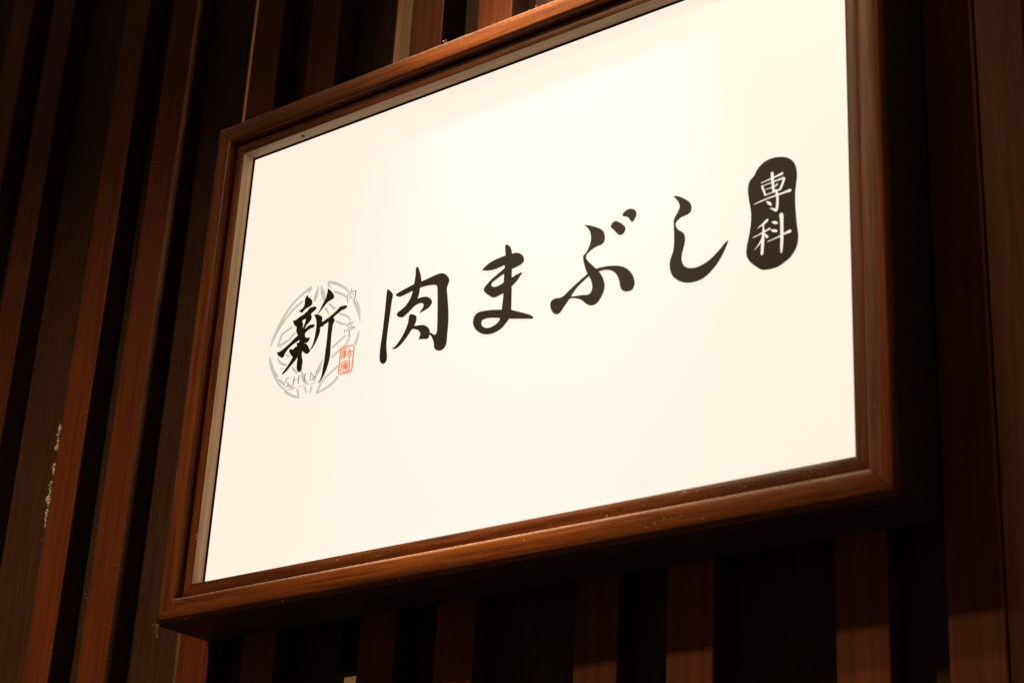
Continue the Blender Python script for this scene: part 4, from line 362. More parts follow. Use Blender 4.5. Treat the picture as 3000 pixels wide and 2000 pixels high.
'petals':{'fill':[[137.48,371.04,136.53,370.93,135.23,370.82,133.61,370.61,131.73,370.21,129.66,369.51,127.34,368.48,124.72,367.16,121.91,365.65,119.05,364.04,116.27,362.4,113.53,360.78,110.74,359.11,107.95,357.34,105.22,355.43,102.59,353.34,100.09,351.05,97.69,348.61,95.37,346.02,93.11,343.32,90.92,340.52,88.74,337.52,86.59,334.33,84.54,331.08,82.62,327.9,80.91,324.91,79.39,322.12,78.02,319.41,76.81,316.81,75.76,314.3,74.9,311.89,74.25,309.45,73.83,307.01,73.57,304.75,73.4,302.86,73.26,301.5,74.19,301.06,74.82,302.2,75.7,303.76,76.74,305.62,77.88,307.65,79.04,309.73,80.25,311.88,81.54,314.19,82.92,316.66,84.37,319.28,85.88,322.06,87.45,325.12,89.07,328.44,90.76,331.85,92.53,335.18,94.42,338.25,96.42,341.09,98.53,343.81,100.74,346.39,103.03,348.82,105.4,351.08,107.87,353.17,110.46,355.1,113.13,356.88,115.86,358.55,118.6,360.12,121.48,361.57,124.53,362.91,127.55,364.13,130.31,365.23,132.62,366.23,134.41,367.11,135.85,367.89,137.02,368.57,137.96,369.13,138.68,369.54],[134.74,370.93,134.53,370.45,134.24,369.78,133.9,368.98,133.57,368.13,133.29,367.29,133.08,366.38,132.9,365.39,132.74,364.41,132.62,363.57,132.53,362.98,134.35,362.05,134.64,362.54,135.06,363.23,135.53,364.03,136.02,364.84,136.45,365.57,136.86,366.28,137.29,367.05,137.7,367.79,138.05,368.42,138.3,368.87],[123.41,354.96,121.57,354.13,118.94,352.97,115.87,351.58,112.74,350.05,109.91,348.47,107.41,346.86,105.0,345.16,102.66,343.36,100.37,341.44,98.12,339.4,95.86,337.18,93.61,334.77,91.44,332.29,89.41,329.83,87.6,327.49,85.99,325.13,84.52,322.69,83.24,320.38,82.2,318.42,81.44,317.03,82.33,316.49,83.29,317.76,84.61,319.54,86.19,321.64,87.94,323.87,89.76,326.05,91.68,328.26,93.78,330.64,96.0,333.04,98.27,335.37,100.55,337.51,102.84,339.43,105.17,341.23,107.55,342.92,109.97,344.52,112.45,346.04,115.21,347.55,118.28,349.05,121.3,350.43,123.91,351.6,125.76,352.44],[109.11,322.16,107.53,321.61,105.24,320.82,102.63,319.92,100.08,319.01,97.98,318.24,96.39,317.68,95.0,317.24,93.72,316.78,92.53,316.17,91.44,315.31,90.53,314.24,89.81,313.03,89.23,311.71,88.71,310.26,88.17,308.66,87.56,306.65,86.94,304.26,86.36,301.84,85.87,299.73,85.52,298.26,87.85,297.21,88.31,298.64,88.95,300.68,89.69,303.01,90.46,305.29,91.17,307.19,91.79,308.72,92.36,310.09,92.93,311.27,93.56,312.29,94.31,313.16,95.14,313.85,96.03,314.36,97.11,314.81,98.44,315.29,100.03,315.87,102.13,316.62,104.68,317.48,107.32,318.33,109.64,319.07,111.26,319.59],[87.27,297.46,88.65,297.65,90.59,297.89,92.88,298.22,95.29,298.64,97.56,299.18,99.7,299.82,101.9,300.56,104.11,301.41,106.29,302.38,108.37,303.47,110.44,304.83,112.53,306.44,114.47,308.07,116.09,309.49,117.25,310.47,114.7,312.52,113.54,311.52,111.93,310.09,110.04,308.48,108.03,306.93,106.05,305.69,104.04,304.77,101.85,304.02,99.58,303.36,97.34,302.75,95.22,302.13,93.12,301.48,90.97,300.83,88.92,300.22,87.17,299.7,85.91,299.33],[73.07,287.28,73.22,286.07,73.38,284.39,73.64,282.34,74.1,280.03,74.83,277.58,75.84,274.98,77.07,272.18,78.49,269.22,80.07,266.17,81.76,263.12,83.6,259.97,85.63,256.64,87.8,253.27,90.06,250.01,92.37,246.99,94.86,244.22,97.49,241.65,100.05,239.33,102.36,237.34,104.24,235.71,105.72,234.44,106.93,233.49,107.88,232.81,108.56,232.35,109.06,232.0,110.53,233.34,110.02,233.75,109.39,234.23,108.63,234.85,107.65,235.72,106.32,236.98,104.52,238.68,102.35,240.7,100.03,242.96,97.77,245.37,95.76,247.88,93.97,250.65,92.24,253.76,90.57,257.04,88.92,260.34,87.29,263.49,85.67,266.48,84.07,269.44,82.52,272.31,81.06,275.02,79.73,277.49,78.46,279.8,77.23,282.05,76.1,284.12,75.15,285.87,74.45,287.15],[75.99,273.38,76.76,272.11,77.81,270.32,79.08,268.22,80.47,266.03,81.89,263.95,83.52,261.83,85.39,259.54,87.25,257.33,88.88,255.43,90.01,254.09,94.46,255.37,93.42,256.73,91.96,258.67,90.25,260.92,88.47,263.21,86.79,265.26,85.08,267.21,83.2,269.26,81.37,271.2,79.79,272.86,78.67,274.04],[108.08,230.56,109.67,229.44,111.93,227.82,114.63,225.94,117.55,224.04,120.47,222.38,123.54,220.97,126.82,219.69,129.98,218.58,132.66,217.67,134.53,217.02,135.12,219.21,133.29,220.12,130.72,221.4,127.77,222.88,124.81,224.4,122.21,225.8,119.7,227.25,116.93,228.9,114.21,230.56,111.85,232.03,110.15,233.07],[129.02,230.62,129.33,229.61,129.75,228.15,130.26,226.46,130.81,224.77,131.34,223.29,131.93,221.98,132.57,220.73,133.19,219.61,133.72,218.69,134.09,218.03,136.21,218.07,135.95,218.74,135.6,219.66,135.2,220.75,134.79,221.91,134.42,223.09,134.04,224.46,133.62,226.09,133.21,227.74,132.86,229.18,132.6,230.2],[87.69,282.65,88.1,281.67,88.65,280.24,89.36,278.58,90.22,276.86,91.29,275.29,92.51,273.98,93.79,272.88,95.12,271.93,96.46,271.11,97.88,270.28,99.59,269.39,101.51,268.52,103.38,267.72,104.98,267.07,106.07,266.61,107.03,269.4,105.95,269.97,104.42,270.77,102.69,271.68,101.03,272.59,99.63,273.4,98.45,274.12,97.37,274.79,96.44,275.4,95.57,276.03,94.68,276.72,93.58,277.73,92.26,279.09,90.92,280.56,89.75,281.89,88.91,282.83],[102.59,282.9,108.9,278.09,110.86,279.9,104.56,284.71],[93.55,250.75,94.58,249.83,96.05,248.53,97.74,247.03,99.43,245.56,100.91,244.32,102.25,243.27,103.62,242.25,104.89,241.33,105.97,240.57,106.75,240.01,109.0,241.57,108.37,242.22,107.49,243.13,106.42,244.22,105.22,245.39,103.92,246.54,102.38,247.79,100.56,249.19,98.71,250.58,97.1,251.77,95.98,252.61],[111.96,238.21,113.07,237.52,114.69,236.5,116.5,235.37,118.23,234.33,119.56,233.59,120.46,233.18,121.16,232.98,121.7,232.9,122.13,232.85,122.49,232.79,123.93,234.92,123.74,235.18,123.51,235.55,123.13,236.01,122.54,236.57,121.66,237.19,120.3,237.96,118.5,238.9,116.58,239.86,114.87,240.71,113.7,241.29],[115.0,262.56,116.11,261.49,117.7,259.94,119.51,258.19,121.25,256.52,122.66,255.2,123.76,254.24,124.75,253.42,125.63,252.72,126.36,252.15,126.91,251.71,128.93,252.55,128.6,253.06,128.17,253.77,127.59,254.67,126.79,255.71,125.76,256.88,124.31,258.28,122.47,259.95,120.55,261.65,118.86,263.14,117.69,264.17],[131.75,255.14,132.32,254.11,133.11,252.67,134.06,250.95,135.14,249.08,136.29,247.18,137.63,245.14,139.18,242.89,140.73,240.65,142.1,238.66,143.08,237.17,143.61,236.27,143.9,235.73,144.07,235.34,144.17,234.92,144.28,234.49,147.01,233.72,147.11,233.96,147.32,234.34,147.45,235.08,147.3,236.15,146.73,237.53,145.69,239.28,144.28,241.37,142.7,243.62,141.14,245.82,139.82,247.76,138.68,249.55,137.55,251.35,136.51,253.03,135.64,254.46,135.0,255.49],[134.32,251.22,134.59,250.1,134.95,248.51,135.42,246.64,136.03,244.69,136.79,242.86,137.83,241.11,139.08,239.37,140.36,237.76,141.46,236.43,142.21,235.49,144.86,236.08,144.24,237.07,143.37,238.44,142.39,240.03,141.39,241.65,140.5,243.15,139.59,244.73,138.56,246.56,137.56,248.41,136.68,250.02,136.06,251.16],[141.04,230.86,141.48,230.11,142.11,229.05,142.82,227.84,143.54,226.6,144.17,225.49,144.77,224.39,145.41,223.18,146.02,221.99,146.54,220.97,146.91,220.24,148.01,220.14,147.92,220.84,147.82,221.83,147.67,223.01,147.46,224.25,147.17,225.46,146.73,226.7,146.18,228.01,145.61,229.27,145.11,230.34,144.77,231.09],[153.88,230.33,153.75,229.68,153.57,228.78,153.36,227.7,153.17,226.56,153.03,225.44,152.96,224.25,152.93,222.93,152.93,221.65,152.93,220.54,152.93,219.76,154.06,219.35,154.28,220.05,154.6,221.04,154.97,222.18,155.35,223.33,155.71,224.36,156.07,225.33,156.47,226.36,156.86,227.33,157.19,228.17,157.42,228.77],[156.13,243.4,153.44,238.09,161.06,235.11,160.62,241.64],[170.06,263.67,169.28,262.51,168.15,260.86,166.87,258.96,165.6,257.04,164.54,255.36,163.65,253.83,162.82,252.28,162.08,250.83,161.46,249.6,161.01,248.72,164.42,246.81,164.91,247.67,165.6,248.85,166.4,250.27,167.22,251.85,167.97,253.48,168.68,255.37,169.42,257.58,170.12,259.8,170.71,261.74,171.14,263.09],[167.61,254.51,167.1,253.81,166.37,252.82,165.54,251.66,164.7,250.44,163.97,249.27,163.31,248.07,162.66,246.74,162.05,245.45,161.54,244.33,161.18,243.54,163.29,242.32,163.8,243.03,164.52,244.01,165.36,245.18,166.19,246.39,166.92,247.56,167.58,248.76,168.24,250.09,168.84,251.38,169.35,252.5,169.72,253.28],[166.42,217.29,167.07,218.66,167.97,220.61,169.03,222.85,170.13,225.06,171.16,226.95,172.09,228.53,172.98,229.98,173.9,231.32,174.93,232.56,176.15,233.72,177.51,234.72,178.99,235.56,180.67,236.38,182.59,237.3,184.79,238.45,187.56,240.0,190.88,241.85,194.27,243.74,197.23,245.4,199.29,246.55,196.82,248.98,194.78,247.81,191.84,246.12,188.49,244.19,185.2,242.3,182.48,240.73,180.36,239.56,178.5,238.6,176.82,237.71,175.25,236.77,173.74,235.67,172.37,234.44,171.15,233.16,170.06,231.81,169.03,230.36,168.01,228.75,166.94,226.79,165.86,224.5,164.86,222.21,164.01,220.22,163.41,218.83],[165.77,216.82,167.82,217.21,170.74,217.75,174.14,218.42,177.62,219.2,180.78,220.09,183.67,221.1,186.54,222.25,189.3,223.49,191.85,224.77,194.11,226.07,196.08,227.48,197.78,229.03,199.21,230.52,200.34,231.79,201.17,232.67,198.29,234.75,197.44,233.85,196.33,232.59,194.96,231.15,193.37,229.71,191.56,228.43,189.41,227.24,186.9,226.05,184.18,224.9,181.36,223.82,178.58,222.85,175.57,221.96,172.24,221.12,168.95,220.38,166.09,219.76,164.06,219.3],[186.12,260.82,187.57,261.59,189.6,262.65,191.99,263.9,194.5,265.22,196.9,266.5,199.35,267.73,202.02,269.02,204.71,270.35,207.19,271.73,209.24,273.16,210.77,274.67,211.87,276.24,212.67,277.78,213.27,279.23,213.81,280.57,214.26,281.9,214.54,283.22,214.69,284.42,214.78,285.4,214.86,286.09,212.67,286.96,212.52,286.27,212.35,285.33,212.11,284.25,211.77,283.09,211.26,281.91,210.65,280.65,209.98,279.3,209.17,277.94,208.11,276.6,206.72,275.32,204.78,274.07,202.35,272.82,199.65,271.55,196.93,270.28,194.44,268.97,192.11,267.56,189.77,266.05,187.59,264.59,185.75,263.34,184.43,262.45],[186.21,274.31,187.4,275.01,189.05,275.99,191.0,277.13,193.13,278.36,195.28,279.55,197.71,280.84,200.53,282.29,203.35,283.73,205.81,284.98,207.53,285.86,205.46,288.05,203.71,287.21,201.21,286.01,198.32,284.61,195.45,283.18,192.97,281.87,190.81,280.62,188.73,279.31,186.84,278.06,185.27,277.01,184.14,276.25],[228.01,288.31,227.52,287.0,226.81,285.13,226.0,282.99,225.16,280.84,224.39,278.98,223.64,277.3,222.84,275.6,222.07,274.02,221.41,272.67,220.94,271.69,226.48,268.97,226.73,270.03,227.1,271.53,227.52,273.32,227.94,275.26,228.27,277.22,228.51,279.38,228.71,281.83,228.88,284.26,229.0,286.37,229.1,287.84],[165.73,370.31,165.78,369.63,165.8,368.63,165.91,367.4,166.19,366.06,166.81,364.66,167.87,363.34,169.15,362.16,170.43,361.14,171.53,360.33,172.26,359.76,173.41,360.5,172.82,361.2,171.98,362.17,171.08,363.24,170.3,364.25,169.8,365.04,169.4,365.84,168.97,366.91,168.58,368.06,168.25,369.11,168.01,369.87],[166.5,368.0,168.0,367.46,170.03,366.75,172.33,365.91,174.74,364.95,177.14,363.87,179.77,362.57,182.74,361.03,185.85,359.34,188.92,357.57,191.76,355.81,194.6,353.83,197.6,351.55,200.49,349.25,202.97,347.24,204.75,345.82,206.76,347.51,205.11,349.01,202.78,351.16,199.98,353.68,196.95,356.27,193.91,358.63,190.85,360.76,187.64,362.84,184.37,364.81,181.19,366.58,178.17,368.1,175.21,369.31,172.35,370.2,169.82,370.84,167.78,371.29,166.35,371.63],[212.26,332.47,212.99,331.12,214.0,329.25,215.17,327.08,216.37,324.83,217.52,322.71,218.67,320.64,219.91,318.48,221.16,316.27,222.38,314.05,223.5,311.83,224.6,309.37,225.73,306.61,226.79,303.88,227.69,301.52,228.34,299.85,229.2,299.72,229.06,301.31,228.89,303.57,228.65,306.22,228.27,308.99,227.7,311.61,226.93,314.05,226.01,316.46,224.97,318.84,223.81,321.14,222.54,323.37,221.0,325.66,219.21,327.95,217.43,330.06,215.89,331.82,214.82,333.07],[217.09,332.05,217.71,330.7,218.58,328.81,219.57,326.63,220.55,324.38,221.41,322.29,222.2,320.12,223.03,317.68,223.82,315.26,224.5,313.16,224.98,311.67,228.41,311.25,228.08,312.71,227.63,314.78,227.06,317.22,226.38,319.76,225.59,322.13,224.58,324.43,223.36,326.8,222.12,329.04,221.04,330.91,220.3,332.24],[178.62,351.95,180.24,351.16,182.48,350.09,185.04,348.83,187.65,347.5,190.04,346.2,192.58,344.69,195.51,342.84,198.45,340.95,201.01,339.29,202.82,338.11,204.25,339.85,202.59,341.18,200.23,343.1,197.43,345.32,194.47,347.52,191.61,349.39,188.74,350.88,185.79,352.15,183.04,353.19,180.73,354.01,179.12,354.61],[146.74,347.26,147.24,348.14,147.98,349.34,148.81,350.83,149.57,352.59,150.1,354.59,150.35,357.1,150.43,360.14,150.4,363.27,150.34,366.01,150.31,367.92,149.17,368.43,148.42,366.86,147.33,364.62,146.11,362.06,144.97,359.5,144.15,357.3,143.68,355.35,143.4,353.42,143.26,351.62,143.18,350.1,143.1,349.01],[153.65,368.39,153.84,366.66,154.08,364.24,154.42,361.42,154.9,358.53,155.6,355.87,156.71,353.2,158.19,350.27,159.78,347.41,161.2,344.94,162.17,343.2,163.95,343.0,163.89,344.63,163.86,346.93,163.74,349.64,163.38,352.51,162.66,355.26,161.36,358.09,159.57,361.12,157.64,364.05,155.92,366.55,154.74,368.33],[163.81,333.77,172.04,323.76,174.53,324.51,167.03,334.73],[170.09,338.05,181.49,327.31,184.44,329.5,172.25,339.65],[190.98,318.65,193.09,317.73,196.09,316.44,199.43,314.96,202.55,313.46,204.88,312.15,206.55,310.87,208.15,309.31,209.6,307.66,210.83,306.15,211.78,305.06,213.87,305.71,213.13,306.8,212.11,308.4,210.74,310.36,208.94,312.45,206.62,314.45,203.65,316.22,200.2,317.89,196.71,319.41,193.69,320.67,191.62,321.57],[186.93,309.46,187.97,308.73,189.47,307.65,191.28,306.4,193.27,305.15,195.3,304.08,197.41,303.27,199.6,302.63,201.68,302.12,203.43,301.73,204.65,301.44,204.77,303.15,203.55,303.71,201.83,304.49,199.88,305.39,197.95,306.32,196.33,307.16,194.77,308.04,193.01,309.09,191.25,310.16,189.7,311.13,188.58,311.82]],'hole':[]},
'small1':{'fill':[[201.99,343.98,202.16,343.25,202.41,342.23,202.68,341.04,202.93,339.79,203.1,338.61,203.2,337.38,203.25,336.02,203.27,334.68,203.28,333.53,203.29,332.71,203.44,332.41,203.77,332.2,204.1,332.21,204.23,332.43,204.2,333.25,204.18,334.41,204.14,335.76,204.06,337.14,203.92,338.42,203.68,339.65,203.36,340.93,203.02,342.14,202.72,343.17,202.51,343.91,202.39,344.07,202.2,344.16,202.03,344.13],[202.46,343.6,203.42,343.77,204.75,344.0,206.32,344.27,207.96,344.54,209.5,344.77,211.09,344.98,212.83,345.18,214.52,345.36,215.97,345.51,216.99,345.62,217.21,345.77,217.16,346.07,216.88,346.33,216.53,346.41,215.53,346.25,214.12,346.02,212.48,345.76,210.78,345.5,209.21,345.27,207.65,345.04,205.99,344.82,204.38,344.6,203.01,344.42,202.04,344.29,201.85,344.15,201.9,343.89,202.15,343.66],[216.03,346.0,216.04,345.14,216.06,343.93,216.06,342.52,216.03,341.05,215.93,339.66,215.73,338.23,215.45,336.66,215.13,335.12,214.85,333.8,214.65,332.86,214.77,332.45,215.19,332.12,215.66,332.06,215.92,332.31,216.11,333.25,216.38,334.58,216.7,336.12,216.99,337.71,217.21,339.17,217.34,340.58,217.43,342.06,217.48,343.46,217.52,344.66,217.55,345.5,217.33,345.99,216.8,346.34,216.26,346.35],[215.42,332.94,213.1,333.7,212.92,333.73,212.82,333.64,212.86,333.49,213.01,333.37,215.17,332.03,215.65,331.95,215.92,332.19,215.83,332.59],[208.4,350.12,208.51,349.49,208.7,348.62,208.86,347.61,208.93,346.55,208.8,345.51,208.36,344.37,207.68,343.06,206.91,341.76,206.2,340.63,205.72,339.83,205.72,339.73,205.82,339.62,205.95,339.58,206.05,339.62,206.58,340.38,207.37,341.45,208.25,342.7,209.04,343.97,209.6,345.12,209.84,346.21,209.89,347.32,209.82,348.36,209.72,349.22,209.68,349.82,209.45,350.23,208.97,350.49,208.54,350.45],[210.87,342.07,213.12,340.8,213.68,340.74,213.97,341.04,213.82,341.53,213.32,341.92,210.96,342.59,210.71,342.62,210.57,342.48,210.64,342.25],[209.32,340.22,209.25,339.97,209.18,339.64,209.07,339.26,208.9,338.86,208.65,338.46,208.22,337.98,207.62,337.4,206.98,336.82,206.4,336.31,206.0,335.95,205.97,335.86,206.04,335.75,206.18,335.68,206.29,335.7,206.74,336.0,207.41,336.43,208.16,336.93,208.86,337.45,209.38,337.94,209.67,338.41,209.82,338.9,209.86,339.35,209.87,339.72,209.9,339.97,209.84,340.16,209.65,340.31,209.43,340.33],[209.03,338.5,211.94,336.27,212.43,336.11,212.78,336.26,212.79,336.65,212.45,337.03,209.26,338.85,209.04,338.92,208.88,338.85,208.87,338.68]],'hole':[]},
'small2':{'fill':[[210.62,304.73,211.27,303.09,211.39,302.9,211.61,302.8,211.8,302.84,211.84,303.0,211.75,304.56,211.51,304.92,211.07,305.12,210.7,305.04],[205.19,300.81,206.11,300.98,207.4,301.22,208.9,301.5,210.43,301.77,211.82,301.98,213.15,302.13,214.55,302.26,215.88,302.36,217.01,302.44,217.82,302.5,218.05,302.64,218.02,302.92,217.75,303.19,217.4,303.27,216.61,303.18,215.49,303.06,214.18,302.92,212.8,302.75,211.47,302.55,210.09,302.3,208.57,302.01,207.09,301.7,205.81,301.43,204.91,301.24,204.79,301.15,204.83,300.98,205.0,300.84],[206.83,299.74,209.03,296.44,209.25,296.25,209.51,296.22,209.66,296.34,209.61,296.56,207.31,299.85,207.12,300.0,206.9,300.03,206.78,299.93],[207.44,300.02,208.59,300.07,210.29,300.16,212.16,300.22,213.8,300.18,214.75,300.01,214.95,299.79,215.0,299.24,214.81,298.53,214.43,297.86,213.96,297.38,213.25,297.1,212.19,296.93,211.01,296.84,209.94,296.79,209.2,296.74,209.05,296.66,209.06,296.48,209.22,296.32,209.44,296.26,210.18,296.3,211.27,296.32,212.49,296.39,213.64,296.55,214.49,296.87,215.07,297.43,215.5,298.17,215.71,298.99,215.59,299.81,214.85,300.52,213.61,300.74,211.92,300.75,210.05,300.65,208.36,300.52,207.22,300.46,207.08,300.39,207.09,300.23,207.24,300.08],[203.21,295.19,202.58,291.06,202.67,290.81,202.94,290.61,203.24,290.59,203.39,290.75,203.91,294.93,203.83,295.15,203.6,295.32,203.34,295.34],[204.11,293.97,205.3,294.13,206.99,294.36,208.94,294.61,210.92,294.84,212.71,295.0,214.4,295.07,216.16,295.07,217.82,295.05,219.23,295.02,220.25,295.0,220.59,295.17,220.58,295.55,220.24,295.92,219.75,296.06,218.78,295.99,217.43,295.9,215.82,295.78,214.12,295.64,212.45,295.48,210.67,295.29,208.68,295.05,206.72,294.81,205.02,294.6,203.83,294.45,203.69,294.36,203.72,294.18,203.89,294.02],[219.56,295.7,217.8,293.44,217.76,293.25,217.91,293.03,218.17,292.92,218.39,292.98,220.75,294.78,220.83,295.17,220.51,295.6,219.99,295.82],[206.89,291.57,216.2,292.52,216.45,292.69,216.41,293.01,216.1,293.3,215.7,293.38,206.61,292.05,206.47,291.95,206.49,291.77,206.67,291.61],[211.01,292.58,211.11,291.75,211.25,290.56,211.4,289.22,211.52,287.95,211.55,286.99,211.48,286.33,211.34,285.81,211.16,285.39,210.97,285.04,210.85,284.76,210.87,284.44,211.16,284.14,211.56,284.04,211.82,284.19,211.98,284.43,212.22,284.75,212.49,285.21,212.72,285.81,212.82,286.58,212.77,287.64,212.6,288.95,212.38,290.32,212.18,291.52,212.05,292.35,211.86,292.68,211.47,292.88,211.12,292.84],[211.8,285.08,208.36,286.53,208.23,286.56,208.14,286.51,208.16,286.4,208.26,286.3,211.45,284.24,211.93,284.13,212.23,284.33,212.18,284.72]],'hole':[]},
'shinlat':{'fill':[[113.45,249.49,113.09,249.57,112.56,249.71,111.9,249.85,111.2,249.91,110.54,249.83,109.95,249.58,109.37,249.21,108.82,248.77,108.35,248.31,107.99,247.88,107.71,247.49,107.47,247.09,107.33,246.63,107.42,246.06,107.85,245.38,108.67,244.73,109.73,244.1,110.84,243.5,111.78,242.96,112.32,242.56,112.56,242.27,112.75,241.91,112.87,241.49,112.9,241.03,112.87,240.57,112.77,240.12,112.57,239.67,112.29,239.24,111.96,238.87,111.61,238.6,111.22,238.42,110.76,238.33,110.26,238.28,109.72,238.28,109.19,238.3,108.62,238.35,107.97,238.46,107.32,238.6,106.75,238.73,106.34,238.82,106.11,238.8,106.03,238.65,106.14,238.45,106.37,238.33,106.78,238.22,107.36,238.05,108.04,237.86,108.76,237.71,109.42,237.62,110.02,237.59,110.61,237.6,111.2,237.65,111.75,237.78,112.25,238.0,112.69,238.32,113.08,238.72,113.41,239.19,113.67,239.68,113.85,240.16,113.99,240.64,114.1,241.15,114.11,241.73,113.89,242.4,113.35,243.14,112.42,243.83,111.3,244.43,110.16,244.98,109.21,245.45,108.66,245.82,108.46,246.06,108.36,246.34,108.37,246.67,108.51,247.05,108.71,247.44,109.02,247.85,109.46,248.28,109.98,248.69,110.52,249.02,111.01,249.23,111.49,249.28,112.04,249.23,112.62,249.11,113.15,248.97,113.53,248.89,113.8,248.92,113.88,249.11,113.74,249.34],[122.28,249.53,121.97,243.96,121.67,238.25,121.84,237.86,122.28,237.58,122.74,237.57,122.94,237.85,123.24,243.55,123.55,249.12,123.39,249.51,122.94,249.8,122.49,249.8],[130.7,249.5,130.68,244.18,130.31,238.21,130.48,237.82,130.92,237.54,131.37,237.53,131.58,237.81,131.88,243.81,131.97,249.12,131.78,249.52,131.34,249.79,130.89,249.78],[122.69,243.81,131.73,244.2,131.89,244.29,131.89,244.47,131.71,244.65,131.47,244.71,122.43,244.32,122.26,244.24,122.27,244.05,122.45,243.87],[141.24,249.48,141.11,243.74,140.83,238.5,141.0,238.11,141.43,237.83,141.89,237.83,142.09,238.1,142.3,243.37,142.57,249.07,142.38,249.48,141.92,249.77,141.44,249.77],[151.61,248.27,151.35,243.01,151.25,238.04,151.38,237.75,151.7,237.56,152.02,237.57,152.16,237.77,152.12,242.78,152.38,248.02,152.28,248.26,152.01,248.43,151.73,248.43],[151.47,247.87,156.15,243.45,160.23,239.5,160.79,239.22,161.3,239.28,161.47,239.65,161.2,240.12,156.84,243.85,152.52,248.42,151.97,248.73,151.43,248.71,151.23,248.35],[160.95,249.21,160.84,244.24,160.3,239.67,160.41,239.39,160.71,239.18,161.04,239.17,161.2,239.35,161.74,243.95,161.85,248.94,161.73,249.22,161.41,249.41,161.09,249.41]],'hole':[]},
